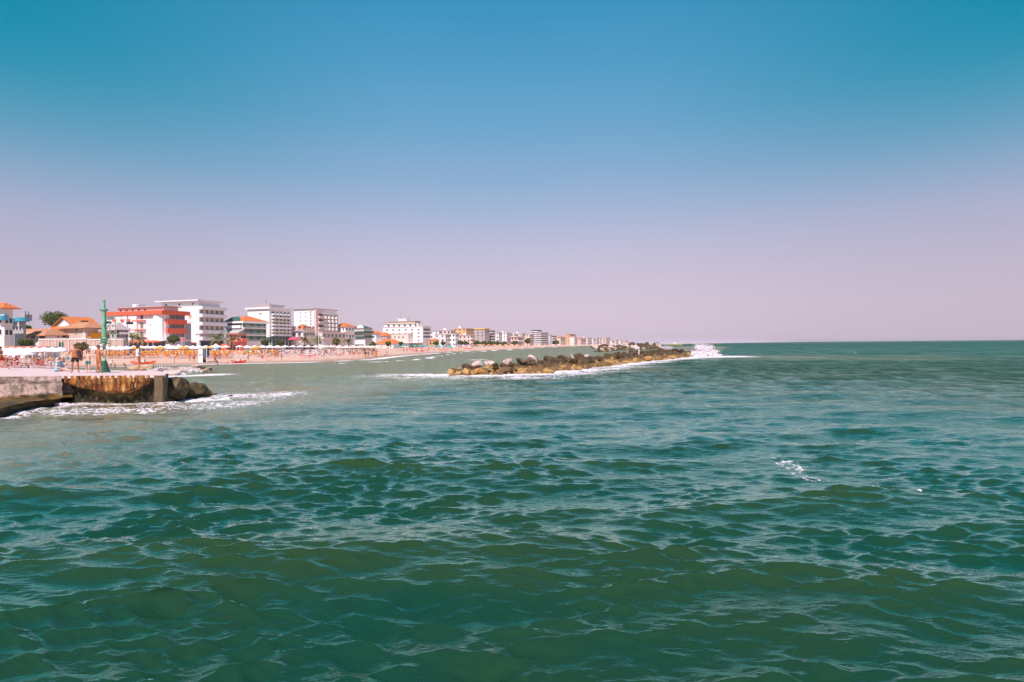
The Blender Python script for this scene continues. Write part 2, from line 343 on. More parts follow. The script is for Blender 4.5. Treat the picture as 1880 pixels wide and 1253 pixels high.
me.polygons.add(len(q)); me.polygons.foreach_set('loop_start', np.arange(0, q.size, 4, dtype=np.int32))
me.polygons.foreach_set('use_smooth', np.ones(len(q), bool))
me.update(calc_edges=True)
z2 = np.zeros(len(V2))
for nm, arr in (('foam', foam), ('murk', murk), ('crest', LZ), ('brown', brown)):
    at = me.attributes.new(nm, 'FLOAT', 'POINT'); at.data.foreach_set('value', np.concatenate([arr.ravel(), z2]).astype(np.float32))

m, nt, b = newmat('sea_water'); N = nt.nodes.new; L = nt.links.new
def attr(n): a = N('ShaderNodeAttribute'); a.attribute_name = n; return a.outputs['Fac']
def math_(op, a, b2=None, clamp=False):
    n = N('ShaderNodeMath'); n.operation = op; n.use_clamp = clamp
    for i, v in enumerate((a, b2)):
        if v is None: continue
        if isinstance(v, (int, float)): n.inputs[i].default_value = v
        else: L(v, n.inputs[i])
    return n.outputs[0]
def mixc(f, a, b2):
    n = N('ShaderNodeMix'); n.data_type = 'RGBA'
    if isinstance(f, (int, float)): n.inputs[0].default_value = f
    else: L(f, n.inputs[0])
    for i, v in ((6, a), (7, b2)):
        if isinstance(v, tuple): n.inputs[i].default_value = v+(1,)
        else: L(v, n.inputs[i])
    return n.outputs[2]
def rng_(v, a, b2, c=0, d=1):
    n = N('ShaderNodeMapRange'); L(v, n.inputs[0]); n.interpolation_type = 'SMOOTHSTEP'
    for i, x in enumerate((a, b2, c, d)): n.inputs[i+1].default_value = x
    return n.outputs[0]
geo = N('ShaderNodeNewGeometry'); pos = geo.outputs['Position']
def noise_(sc, det=4, rough=0.6, stretch=(1,1,1), dist=0, rz=0):
    mp = N('ShaderNodeMapping'); mp.inputs['Scale'].default_value = stretch; mp.inputs['Rotation'].default_value = (0,0,rz); L(pos, mp.inputs[0])
    n = N('ShaderNodeTexNoise'); n.inputs['Scale'].default_value = sc; n.inputs['Detail'].default_value = det
    n.inputs['Roughness'].default_value = rough; n.inputs['Distortion'].default_value = dist; L(mp.outputs[0], n.inputs['Vector']); return n.outputs[0]
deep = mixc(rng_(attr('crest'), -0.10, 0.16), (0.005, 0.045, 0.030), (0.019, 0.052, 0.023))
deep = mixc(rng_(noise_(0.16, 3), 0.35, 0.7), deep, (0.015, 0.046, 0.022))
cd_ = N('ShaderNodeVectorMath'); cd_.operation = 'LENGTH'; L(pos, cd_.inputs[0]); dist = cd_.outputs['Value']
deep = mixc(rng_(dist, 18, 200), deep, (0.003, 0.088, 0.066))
mk = mixc(rng_(attr('brown'), 0.1, 0.9), (0.175, 0.19, 0.135), (0.23, 0.18, 0.11))
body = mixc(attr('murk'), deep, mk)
fn = math_('MULTIPLY', math_('ADD', noise_(1.6, 8, 0.72, (1, 1.6, 1), 0.6), noise_(7.0, 4, 0.7, (1, 1.4, 1), 0.4)), 0.5)
vor = N('ShaderNodeTexVoronoi'); vor.feature = 'DISTANCE_TO_EDGE'; vor.inputs['Scale'].default_value = 2.2
dn = N('ShaderNodeVectorMath'); dn.operation = 'ADD'; L(pos, dn.inputs[0])
nc = N('ShaderNodeTexNoise'); nc.inputs['Scale'].default_value = 1.7; nc.inputs['Detail'].default_value = 4; L(pos, nc.inputs['Vector']); L(nc.outputs['Color'], dn.inputs[1]); L(dn.outputs[0], vor.inputs['Vector'])
lace = rng_(vor.outputs['Distance'], 0.0, 0.16, 0.14, -0.04)
fa = attr('foam')
fm = rng_(math_('ADD', math_('ADD', fa, math_('MULTIPLY', math_('SUBTRACT', fn, 0.5), 2.4)), math_('MULTIPLY', lace, 1.0)), 0.56, 0.80)
fm = math_('MULTIPLY', fm, rng_(fa, 0.04, 0.22), clamp=True)
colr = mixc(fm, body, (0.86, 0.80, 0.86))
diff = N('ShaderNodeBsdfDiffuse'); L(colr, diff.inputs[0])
glos = N('ShaderNodeBsdfGlossy'); glos.inputs['Roughness'].default_value = 0.07; glos.inputs['Color'].default_value = (0.76, 0.98, 0.80, 1)
fr = N('ShaderNodeFresnel'); fr.inputs['IOR'].default_value = 1.4
bp = N('ShaderNodeBump'); bp.inputs['Distance'].default_value = 1.0
def pair(sc, det, x, y, r): return math_('MULTIPLY', math_('ADD', math_('ADD', noise_(sc, det, 0.55, (x, y, 1), 0.25, R(r*2)), noise_(sc*1.17, det, 0.55, (x, y, 1), 0.25, R(-r*2))), noise_(sc*0.9, det, 0.55, (x, y, 1), 0.25, 0)), 0.8)
h = math_('MULTIPLY', pair(6.0, 4, 0.5, 1.6, 16), 0.024)
mid = math_('MULTIPLY', pair(1.15, 4, 0.45, 1.15, 17), rng_(dist, 10, 38, 0.012, 0.13))
h = math_('ADD', h, mid)
farh = math_('ADD', math_('MULTIPLY', pair(0.30, 4, 0.45, 1.15, 15), rng_(dist, 28, 90, 0.0, 0.42)), math_('MULTIPLY', pair(0.08, 4, 0.45, 1.15, 12), rng_(dist, 90, 320, 0.0, 1.2)))
hh = math_('ADD', h, farh); L(hh, bp.inputs['Height']); bp.inputs['Strength'].default_value = 0.85
for n_ in (diff, glos, fr): L(bp.outputs[0], n_.inputs['Normal'])
ff = math_('MULTIPLY', rng_(fr.outputs[0], 0.028, 0.35), rng_(dist, 12, 75, 0.90, 0.22))
gust = math_('ADD', math_('MULTIPLY', rng_(noise_(1.0, 4, 0.65, (0.55, 0.30, 1), 1.2), 0.36, 0.64, 0.35, 1.6), rng_(dist, 24, 60, 0.0, 1.0)), rng_(dist, 24, 60, 1.0, 0.0))
gust2 = rng_(noise_(1.0, 4, 0.65, (0.10, 0.05, 1), 1.5), 0.36, 0.64, 0.45, 1.6)
gust = math_('MULTIPLY', gust, math_('ADD', math_('MULTIPLY', gust2, rng_(dist, 50, 140, 0.0, 1.0)), rng_(dist, 50, 140, 1.0, 0.0)))
ff = math_('MULTIPLY', math_('MULTIPLY', ff, gust), rng_(dist, 120, 700, 1.0, 0.45))
ff = math_('MULTIPLY', ff, math_('SUBTRACT', 1.0, math_('MULTIPLY', fm, 0.92)))
ff = math_('MULTIPLY', ff, math_('SUBTRACT', 1.0, math_('MULTIPLY', attr('murk'), 0.10)))
mixsh = N('ShaderNodeMixShader'); L(ff, mixsh.inputs[0]); L(diff.outputs[0], mixsh.inputs[1]); L(glos.outputs[0], mixsh.inputs[2])
L(mixsh.outputs[0], nt.nodes['Material Output'].inputs[0]); nt.nodes.remove(b)
me.materials.append(m)
tag(link('sea', me), kind='structure')

# ================================================================ SETTING: beach, land and promenade
def bheight(sd): return np.where(sd > 0, 1.15*(1-np.exp(-sd/16.0))+0.25*smooth(25, 90, sd), sd*0.05)
gx = np.concatenate([np.arange(-420, -120, 6), np.arange(-120, 60, 1.5), np.arange(60, 520, 9), np.arange(520, 1400, 60)])
gy = np.concatenate([np.arange(30, 200, 1.5), np.arange(200, 500, 5), np.arange(500, 2600, 25)])
GX, GY = np.meshgrid(gx, gy, indexing='ij'); sd_ = sdshore(GX, GY); GZ = bheight(sd_)
GZ = GZ + (sd_ > 2)*(0.10*(fbm(GX, GY, 5, 3)-0.5))*np.clip(sd_/10, 0, 1)
ms = MB(); nx, ny = GX.shape
ok = sd_ > -20
idx = -np.ones(GX.shape, int); vs = []
for i in range(nx):
    for j in range(ny):
        if ok[i, j]: idx[i, j] = len(vs); vs.append((GX[i,j], GY[i,j], GZ[i,j]))
fs = [(idx[i,j], idx[i+1,j], idx[i+1,j+1], idx[i,j+1]) for i in range(nx-1) for j in range(ny-1) if min(idx[i,j], idx[i+1,j], idx[i+1,j+1], idx[i,j+1]) >= 0]
ms.v = vs; ms.f = fs
m, nt, b = newmat('beach_sand'); N = nt.nodes.new; L = nt.links.new
geo = N('ShaderNodeNewGeometry'); pos = geo.outputs['Position']; sepz = N('ShaderNodeSeparateXYZ'); L(pos, sepz.inputs[0])
dry = mixc(noise_(0.35, 8, 0.7), (0.56, 0.34, 0.25), (0.74, 0.50, 0.40))
dry = mixc(rng_(noise_(3.0, 6, 0.8), 0.45, 0.6), dry, (0.66, 0.42, 0.33))
colr = mixc(rng_(math_('ADD', sepz.outputs[2], math_('MULTIPLY', noise_(0.1, 3), 0.12)), 0.12, 0.5), (0.38, 0.235, 0.17), dry)
L(colr, b.inputs['Base Color']); b.inputs['Roughness'].default_value = 0.95
bp = N('ShaderNodeBump'); bp.inputs['Strength'].default_value = 0.7; bp.inputs['Distance'].default_value = 0.15; L(noise_(1.8, 5, 0.7), bp.inputs['Height']); L(bp.outputs[0], b.inputs['Normal'])
tag(ms.build('beach', m, sm=True), kind='structure')
def sand(x, y): return float(bheight(np.array([float(sdshore(np.array([x]), np.array([y]))[0])]))[0])
def rib(P, off0, off1, z0, z1, Y0=70, Y1=2400):
    """a strip following the coast line, between two inland offsets"""
    vs = []; n = len(P)
    for i, (x, y) in enumerate(P):
        a = P[max(0, i-1)]; c = P[min(n-1, i+1)]; t = Vector((c[0]-a[0], c[1]-a[1])).normalized(); nn = Vector((-t.y, t.x))
        for o in (off0, off1): vs += [(x+nn.x*o, y+nn.y*o, z0), (x+nn.x*o, y+nn.y*o, z1)]
    fs = []
    for i in range(n-1):
        a = i*4; c = a+4; fs += [(a+1, a+3, c+3, c+1), (a, a+1, c+1, c), (a+3, a+2, c+2, c+3)]
    return MB().add(vs, fs)
# the street line in front of the hotels
COAST = [(-173.9+.176*y, y) for y in (60, 120, 180, 240, 300, 360, 420, 480)]+[(-86+12, 560), (-40, 700), (5, 850), (60, 1030), (150, 1300), (270, 1650), (560, 2300)]
SEAW = [(x+9, y) for x, y in COAST]
rib(SEAW, 0, 14, 0.4, 1.75).build('promenade', mat('paving', (0.50, 0.42, 0.38), rough=0.9, scale=0.6))
bpy.data.objects['promenade']['kind'] = 'structure'
rib(SEAW, 14, 900, 0.2, 1.6).build('town_ground', mat('town_ground', (0.30, 0.26, 0.22), rough=0.95, scale=0.1))
bpy.data.objects['town_ground']['kind'] = 'structure'
# ================================================================ jetty
PZ = 1.6
def tri_noise(p, s, seed=0): return mnoise.noise(Vector((p[0]*s+seed, p[1]*s, p[2]*s)))
def wall_mesh(mb, path, z_of, n_u, n_v, bulge, cap=None):
    """a masonry face swept along `path` (x,y points); z_of(v) gives height, bulge(u,v) pushes it outward"""
    seg = [0]
    for a, b in zip(path[:-1], path[1:]): seg.append(seg[-1]+math.hypot(b[0]-a[0], b[1]-a[1]))
    tot = seg[-1]; vs = []
    for i in range(n_u+1):
        d = tot*i/n_u; k = max(j for j in range(len(path)-1) if seg[j] <= d+1e-6); t = (d-seg[k])/(seg[k+1]-seg[k])
        a, b = path[k], path[k+1]; x = a[0]+(b[0]-a[0])*t; y = a[1]+(b[1]-a[1])*t
        nx, ny = (b[1]-a[1]), -(b[0]-a[0]); l = math.hypot(nx, ny); nx /= l; ny /= l
        for j in range(n_v+1):
            v = j/n_v; o = bulge(i/n_u, v, d); vs.append((x+nx*o, y+ny*o, z_of(v)))
    fs = []; n = n_v+1
    for i in range(n_u):
        for j in range(n_v): fs.append((i*n+j, (i+1)*n+j, (i+1)*n+j+1, i*n+j+1))
    mb.add(vs, fs); return mb
m, nt, b = newmat('weathered_concrete'); N = nt.nodes.new; L = nt.links.new
geo = N('ShaderNodeNewGeometry'); pos = geo.outputs['Position']; sz = N('ShaderNodeSeparateXYZ'); L(pos, sz.inputs[0]); Zp = sz.outputs[2]
stone = mixc(rng_(noise_(1.1, 9, 0.75), 0.38, 0.60), (0.19, 0.145, 0.11), (0.62, 0.44, 0.40))
stone = mixc(rng_(noise_(2.6, 8, 0.85), 0.50, 0.60), stone, (0.15, 0.115, 0.08))
zz = math_('ADD', Zp, math_('MULTIPLY', math_('SUBTRACT', noise_(0.9, 5, 0.7), 0.5), 0.7))
alg_shade = mixc(rng_(noise_(1.4, 6, 0.7, (1,1,3)), 0.42, 0.6), (0.030, 0.026, 0.010), (0.20, 0.105, 0.014))
alg_shade = mixc(rng_(math_('ADD', Zp, math_('MULTIPLY', noise_(1.3, 4), 0.25)), 0.26, 0.42), (0.012, 0.012, 0.008), alg_shade)  # near-black foot: dark algae, plus the ledge front's shade painted in
wc_ = mixc(rng_(zz, 0.50, 0.66), alg_shade, stone)
L(wc_, b.inputs['Base Color']); b.inputs['Roughness'].default_value = 0.85
bp = N('ShaderNodeBump'); bp.inputs['Strength'].default_value = 0.8; bp.inputs['Distance'].default_value = 0.12; L(noise_(4, 8, 0.75), bp.inputs['Height']); L(bp.outputs[0], b.inputs['Normal'])
M['jetty'] = m
m, nt, b = newmat('rusted_piling'); N = nt.nodes.new; L = nt.links.new
geo = N('ShaderNodeNewGeometry'); pos = geo.outputs['Position']; sz = N('ShaderNodeSeparateXYZ'); L(pos, sz.inputs[0]); Zp = sz.outputs[2]
ra = N('ShaderNodeAttribute'); ra.attribute_name = 'rust'; rust = mixc(rng_(noise_(1.6, 8, 0.8, (2.2,2.2,0.45)), 0.42, 0.58), (0.20, 0.045, 0.012), (0.58, 0.23, 0.04))
rust = mixc(rng_(noise_(3.5, 7, 0.8, (1.5,1.5,0.7)), 0.5, 0.62), rust, (0.60, 0.38, 0.18))
rust = mixc(rng_(noise_(2.3, 7, 0.8, (2.4,2.4,0.3)), 0.50, 0.58), rust, (0.05, 0.022, 0.010))
zz = math_('ADD', Zp, math_('MULTIPLY', math_('SUBTRACT', noise_(0.8, 5, 0.7), 0.5), 0.6))
low = mixc(rng_(noise_(2, 6, 0.7), 0.45, 0.62), (0.022, 0.020, 0.010), (0.17, 0.11, 0.04))
L(mixc(rng_(math_('ADD', ra.outputs['Fac'], math_('MULTIPLY', math_('SUBTRACT', noise_(2.5, 5, 0.7), 0.5), 0.5)), 0.35, 0.6), low, rust), b.inputs['Base Color']); b.inputs['Roughness'].default_value = 0.9
bp = N('ShaderNodeBump'); bp.inputs['Strength'].default_value = 0.9; bp.inputs['Distance'].default_value = 0.1; L(noise_(6, 8, 0.8), bp.inputs['Height']); L(bp.outputs[0], b.inputs['Normal'])
M['rust'] = m
M['deck'] = mat('jetty_paving', (0.66, 0.50, 0.50), rough=0.9, amt=0.14, scale=1.2, bump=0.3)
jet = thing('stone_jetty', 'pale concrete jetty with rusted ochre front and algae at its foot, people standing on it', 'jetty', (0,0,0))
xc = atz(118, 690, PZ).x
rearpts = [(-20.05, 33.0), (-20.9, 34.3), (-23.5, 37.6), (-28.0, 38.8), (-40.5, 46), (-60, 52)]
front = [(-60, 31.4), (xc, 31.7), (-19.3, 31.6)]
top = MB().prism([(p[0], p[1]) for p in front]+rearpts, PZ-0.16, PZ); top.build('deck', M['deck'], jet)
core = MB().prism([(-60, 32.5), (-20.0, 32.5)]+[(x-.25, y-.15) for x, y in rearpts], -0.8, PZ-0.17); core.build('core', M['jetty'], jet)
zf = lambda v: -0.7+(PZ-0.02+0.7)*v
def bul_left(u, v, d):
    z = zf(v); toe = 0; rim = 0.08 if z > 1.28 else 0
    return 0.06+rim+toe*0.8+0.10*mnoise.noise((d*0.8, z*1.8, 2.0))+0.05*mnoise.noise((d*3, z*4, 7))
w = MB(); wall_mesh(w, [(-60, 31.55), (xc, 31.6)], zf, 260, 26, bul_left); w.build('pale_wall', M['jetty'], jet, sm=True)['label'] = 'pale flaking concrete wall face'
def rust_edge(d):            # height of the ragged lower edge of the rusted sheets
    xs = [0, 0.5, 1.4, 2.4, 3.4, 4.2, 4.7, 5.1]; zs = [1.15, 1.0, 0.80, 0.60, 0.62, 0.85, 1.25, 1.5]
    return float(np.interp(d, xs, zs))+0.12*mnoise.noise((d*1.6, 3, 0))
def bul_right(u, v, d):
    z = zf(v); up = 0.5+0.5*math.tanh((z-rust_edge(d)+0.04)*11)
    corr = (0.07*math.sin(d*19)+0.05*mnoise.noise((d*2.3, 0, 9)))*up
    return -0.55*(1-up)+0.06*up+corr+0.10*mnoise.noise((d*1.5, z*2.5, 1.0))+0.05*mnoise.noise((d*6, z*6, 5))
w = MB(); wall_mesh(w, [(xc+0.02, 31.7), (-19.62, 31.66)], zf, 300, 34, bul_right); o = w.build('rusted_wall', M['rust'], jet, sm=True); o['label'] = 'orange rusted sheet pile face hollowed out below'
at = o.data.attributes.new('rust', 'FLOAT', 'POINT'); at.data.foreach_set('value', np.array([0.5+0.5*math.tanh((zf((i % 35)/34)-rust_edge((i//35)*((-19.62-xc-0.02)/300))+0.02)*14) for i in range(len(o.data.vertices))], np.float32))
M['pillar'] = mat('brown_stained_concrete', (0.14, 0.095, 0.055), rough=0.9, amt=0.6, scale=2.5, bump=0.8)
led = MB(); n = 60; k = 10
P0 = [(-45,22),(-31,23.2),(-25.2,23.8),(-23.7,26.1),(-24.4,28.8),(-24.9,31.4)]; vs = []
seg = [0]
for p, q in zip(P0[:-1], P0[1:]): seg.append(seg[-1]+math.hypot(q[0]-p[0], q[1]-p[1]))
for i in range(n+1):
    dd = seg[-1]*i/n; x = float(np.interp(dd, seg, [p[0] for p in P0])); y = float(np.interp(dd, seg, [p[1] for p in P0]))
    for j in range(k+1):
        v = j/k; z = -0.6+1.0*min(1, v*2.2); inw = 0.0 if v < 0.45 else (v-0.45)*2.2; xx = x-0.35*inw*2.4; yy = y+(31.7-y)*min(1, inw/1.2)
        vs.append((xx+0.12*mnoise.noise((x*1.3, y*1.3, z*3)), yy+0.12*mnoise.noise((x, y*2, z*2)), z+0.09*mnoise.noise((xx*2, yy*2, 1))))
led.add(vs, [(i*(k+1)+j, (i+1)*(k+1)+j, (i+1)*(k+1)+j+1, i*(k+1)+j+1)[::-1] for i in range(n) for j in range(k)])
led.build('algae_ledge', M['jetty'], jet, sm=True)
def bul_end(u, v, d): z = zf(v); return 0.03+0.05*mnoise.noise((d*2, z*2, 4))
w = MB(); wall_mesh(w, [(-19.8, 31.5), (-19.30, 31.45), (-19.98, 33.0), (-20.85, 34.3)], lambda v: -0.7+(PZ-0.03+0.7)*v, 60, 26, bul_end)
w.build('corner_pillar', M['pillar'], jet, sm=True)

# ================================================================ boulders
def rock_mesh(seed, sub=3, sq=(1.25, 1, 0.8), rough=0.085):
    r = random.Random(seed); bm = bmesh.new(); bmesh.ops.create_icosphere(bm, subdivisions=sub, radius=1)
    planes = []
    for _ in range(8):
        n = Vector((r.gauss(0,1), r.gauss(0,1), r.gauss(0,1))).normalized(); planes.append((n, r.uniform(0.45, 0.80)))
    for v in bm.verts:
        d = v.co.normalized(); t = 1.15
        for n, k in planes:
            c = d.dot(n)
            if c > 0.05: t = min(t, k/c)
        t += 1.0*rough*mnoise.noise(d*2.2+Vector((seed, 0, 0)))+rough*1.2*mnoise.noise(d*6+Vector((0, seed, 0)))
        v.co = Vector((d.x*t*sq[0], d.y*t*sq[1], d.z*t*sq[2]))
    me = bpy.data.meshes.new('rock'); bm.to_mesh(me); bm.free(); return me
def rockmat(name, low1, low2, hi1, hi2, zb, wet=(0.05,0.04,0.02)):
    m, nt, b = newmat(name); global N, L, pos
    N = nt.nodes.new; L = nt.links.new
    geo = N('ShaderNodeNewGeometry'); pos = geo.outputs['Position']; sz = N('ShaderNodeSeparateXYZ'); L(pos, sz.inputs[0]); Zp = sz.outputs[2]
    oi = N('ShaderNodeObjectInfo')
    lo = mixc(rng_(noise_(1.2, 6, 0.7), 0.4, 0.62), low1, low2); hi = mixc(rng_(noise_(2.2, 8, 0.8), 0.42, 0.66), hi1, hi2)
    zz = math_('ADD', math_('ADD', Zp, math_('MULTIPLY', math_('SUBTRACT', noise_(0.8, 5, 0.7), 0.5), 0.9)), math_('MULTIPLY', oi.outputs['Random'], 0.35))
    lo = mixc(rng_(math_('ADD', oi.outputs['Random'], math_('MULTIPLY', noise_(0.7, 3), 0.8)), 1.0, 1.25), lo, hi2)
    c = mixc(rng_(zz, zb, zb+0.35), lo, hi); c = mixc(rng_(Zp, 0.02, 0.22), wet, c)
    L(c, b.inputs['Base Color']); b.inputs['Roughness'].default_value = 0.8
    bp = N('ShaderNodeBump'); bp.inputs['Strength'].default_value = 0.7; bp.inputs['Distance'].default_value = 0.12; L(noise_(4, 8, 0.75), bp.inputs['Height']); L(bp.outputs[0], b.inputs['Normal'])
    return m
M['rockbw'] = rockmat('algae_rock', (0.36, 0.185, 0.028), (0.50, 0.32, 0.15), (0.040, 0.025, 0.009), (0.17, 0.10, 0.038), 0.80, wet=(0.26, 0.14, 0.03))
M['rockdk'] = rockmat('dark_rock', (0.10, 0.07, 0.02), (0.04, 0.035, 0.015), (0.035, 0.028, 0.012), (0.20, 0.12, 0.05), 0.5)
M['rockwh'] = rockmat('bleached_rock', (0.40, 0.29, 0.25), (0.55, 0.43, 0.40), (0.50, 0.37, 0.33), (0.68, 0.54, 0.50), 0.4, wet=(0.2, 0.15, 0.1))
M['rockbr'] = rockmat('tan_rock', (0.30, 0.20, 0.10), (0.55, 0.36, 0.24), (0.58, 0.40, 0.30), (0.35, 0.26, 0.17), 0.5)
RM = [rock_mesh(s) for s in range(1, 11)]
def rock(k, x, y, z, s, matn, label, group=None, rz=None, name='boulder', sc=(1,1,1), tilt=0.4):
    r = random.Random(int(k*97+x*13+y*7)); me = RM[k % len(RM)]
    key = (k % len(RM), matn)
    if key not in _rk:
        c = me.copy(); c.materials.append(M[matn]); _rk[key] = c
    o = link(name, _rk[key]); o.location = (x, y, z); o.scale = (s*sc[0], s*sc[1], s*sc[2])
    o.rotation_euler = (r.uniform(-tilt, tilt), r.uniform(-tilt, tilt), r.uniform(0, 6.28) if rz is None else rz)
    return tag(o, label, 'rock', group)
_rk = {}
# boulders tumbled off the jetty end
for k, (px, py, z, sc_, sx, lb) in enumerate([
    (311, 737, 0.50, 0.80, (1.0, 1.0, 1.2), 'dark algae covered boulder tight against the jetty end wall'),
    (330, 734, 0.42, 0.70, (1.1, 1.0, 1.0), 'dark boulder with a tan top, second from the jetty end'),
    (351, 731, 0.35, 0.74, (1.25, 1.0, 1.0), 'brown algae streaked rock, largest of those off the jetty end'),
    (372, 729, 0.02, 0.45, (1.5, 0.8, 1.0), 'low wet rock sloping into the foam at the tip of the jetty rocks'),
    (413, 730, -0.06, 0.26, (1.5, 0.9, 0.8), 'small lone rock awash in white foam off the jetty tip')]):
    q = atz(px, py, 0); rock(k*2+1, q.x, q.y+0.5, z, sc_, 'rockdk', lb, rz=0.4*k, sc=sx, tilt=0.15)
# the pale half-drowned rocks behind the jetty
for i, (px, py, s, mt, lb) in enumerate([
    (262, 680, 2.0, 'rockbr', 'long low tan rock just behind the jetty deck near the woman in white'),
    (300, 684, 1.9, 'rockwh', 'broad pale rock under surf behind the jetty end'),
    (333, 680, 1.6, 'rockbr', 'tan rock with surf pouring over both sides behind the jetty'),
    (318, 690, 1.3, 'rockwh', 'white surf washed rock nearest the water behind the jetty'),
    (352, 682, 2.0, 'rockwh', 'large pale rock veiled in surf in the middle of the rocks behind the jetty'),
    (368, 678, 1.5, 'rockbr', 'dark topped rock at the back of the surf washed rocks'),
    (380, 683, 1.35, 'rockbr', 'pointed tan slab rock tilted up at the open end of the surf washed rocks'),
    (391, 686, 0.8, 'rockdk', 'small dark rock at the foot of the pointed tan slab')]):
    q = atz(px, py, 0.0); rock(i*3+2, q.x, q.y, 0.10 if mt != 'rockdk' else 0, s*0.62, mt, lb, sc=(1.35, 0.9, 0.72), rz=0.3*i, tilt=0.2)
# the breakwater: every boulder on its own
def along(P, t):
    seg = [0]
    for a, b in zip(P[:-1], P[1:]): seg.append(seg[-1]+math.hypot(b[0]-a[0], b[1]-a[1]))
    d = t*seg[-1]; k = max(j for j in range(len(P)-1) if seg[j] <= d+1e-6); f = (d-seg[k])/(seg[k+1]-seg[k])
    a, b = P[k], P[k+1]; l = seg[k+1]-seg[k]
    return a[0]+(b[0]-a[0])*f, a[1]+(b[1]-a[1])*f, (b[0]-a[0])/l, (b[1]-a[1])/l
BW = [(-6.5,58.5),(-3,57.6),(2.2,57.8),(7.5,67),(15,83),(24.5,99),(40.5,127)]
rr = random.Random(5)
# mound of rubble under the armour stones, so no gap shows water
def mound(name, P, w, h, label, matn, seed, kind=None, cat='breakwater core', n=160, k=9):
    vs = []
    for i in range(n+1):
        x, y, tx, ty = along(P, i/n); e = min(1, 8*min(i/n, 1-i/n)+0.12)*(0.68+0.45*i/n)
        for j in range(k):
            v = j/(k-1); z = h*math.sin(math.pi*v)**0.6*e-0.30; o = v*w; px_ = x-ty*o; py_ = y+tx*o
            dd = mnoise.voronoi(Vector((px_*0.95, py_*0.95, seed)))[0]; z += 0.75*(min(0.55, dd[1]-dd[0])-0.22)+0.3*mnoise.noise((px_, py_, seed))
            vs.append((px_, py_, z))
    fs = [(i*k+j, (i+1)*k+j, (i+1)*k+j+1, i*k+j+1) for i in range(n) for j in range(k-1)]
    o = MB().add(vs, fs).build(name, M[matn]); tag(o, label, cat); return o
mound('rubble_mound', BW, 5.2, 1.5, 'ragged rubble core showing in the gaps between the near breakwater boulders', 'rockbw', 3, n=420, k=24)
seen = []
for i in range(222):
    t = min(0.999, ((i+rr.random())/222)**1.35); x, y, tx, ty = along(BW, t); row = i % 4
    off = [0.1, 1.5, 2.8, 4.3][row]+rr.uniform(-0.55, 0.55); endf = min(1, t*7+0.35)
    z = [rr.choice([-0.1, 0.1, 0.3]), 0.68, 1.08, 0.85][row]*endf*(0.68+0.45*t)+rr.uniform(-0.22, 0.32); s = [0.52, 0.60, 0.58, 0.54][row]*rr.choice([0.55,0.8,0.95,1.1,1.35])*rr.uniform(0.85, 1.15)*(0.55+0.45*endf)*(0.78 if t < 0.2 else 1)
    bx_, by_ = x-ty*off, y+tx*off; bp_ = 940+bx_/by_*F
    seg_ = [n_ for lim, n_ in ((858, 'at the tapering left end'), (905, 'below the large white boulder'), (950, 'below the pale pointed boulder'), (1000, 'around the rounded pale boulder'), (1040, 'left of the pale slab'), (1090, 'around the pale slab'), (1145, 'right of the pale slab'), (1195, 'around the marker post'), (1240, 'between marker post and tip'), (9999, 'at the far tip')) if bp_ < lim][0]
    sz_ = 'small' if s < 0.42 else ('large' if s > 0.68 else 'medium')
    lab = ['ochre boulder at the waterline', 'half ochre boulder in the second row', 'dark brown boulder on the crest', 'dark boulder behind the crest'][row]
    rock(i, bx_, by_, z, s*1.22, 'rockbw', f'{sz_} {lab} of the breakwater, {seg_}', 'near breakwater boulders '+seg_, sc=(rr.uniform(0.8, 1.5), rr.uniform(0.7, 1.2), rr.uniform(0.65, 1.1)), tilt=0.7)
for px, py, yy, s, lb in [(877, 670, 61.5, 0.62, 'large white boulder near the breakwater left end, leftmost of three pale ones'),
    (897, 668, 62, 0.55, 'pale pyramid shaped boulder on the breakwater, middle of the three pale ones'),
    (932, 666, 62, 0.6, 'white pointed boulder on the breakwater, rightmost of the three pale ones'),
    (978, 662, 61.5, 0.7, 'rounded pale boulder beside a black one on the breakwater crest'),
    (1050, 656, 73, 0.5, 'flat pale slab on the crest in the middle of the breakwater'),
    (1078, 654.5, 79, 0.5, 'low pale boulder on the crest just right of the flat slab')]:
    q = atY(px, py, yy); rock(int(px), q.x, q.y, q.z, s, 'rockwh', lb, sc=(0.95, 0.95, 1.0), name='pale_boulder')
q = atY(963, 665, 60.5); rock(7, q.x, q.y, q.z-0.2, 0.8, 'rockdk', 'black angular boulder leaning on the rounded pale one on the breakwater')
# farther breakwaters
def far_bw(P, n, h, w, lab, grp, seed, sc):
    r = random.Random(seed); mound('rubble_mound', P, w, h, lab[0], 'rockdk', seed, n=60)
    for i in range(n):
        t = (i+r.random())/n; x, y, tx, ty = along(P, t); o = r.uniform(0, w)
        pale = r.random() < 0.42; seg_ = 'left end' if t < .25 else 'left half' if t < .5 else 'right half' if t < .75 else 'right end'
        rock(i+seed, x-ty*o, y+tx*o, h*math.sin(math.pi*min(1, o/w))**0.6*0.75+r.uniform(-0.1, .25), sc*r.uniform(0.7, 1.25), 'rockwh' if pale else 'rockbw', ('pale ' if pale else 'dark ')+lab[1]+', '+seg_, grp)
far_bw([atz(1108, 646.5, 0).xy[:], atz(1140, 643.5, 0).xy[:], atz(1225, 640.5, 0).xy[:]], 30, 1.5, 6, ('dark rubble core of the second breakwater, beyond the near one', 'boulder of the second breakwater behind the near one'), 'boulders of the second breakwater', 31, 1.2)
far_bw([atz(1106, 640.5, 0).xy[:], atz(1155, 638.8, 0).xy[:]], 20, 1.6, 8, ('dark rubble core of the short third breakwater off the far beach', 'boulder of the short third breakwater off the far beach'), 'boulders of the third breakwater', 43, 2.0)
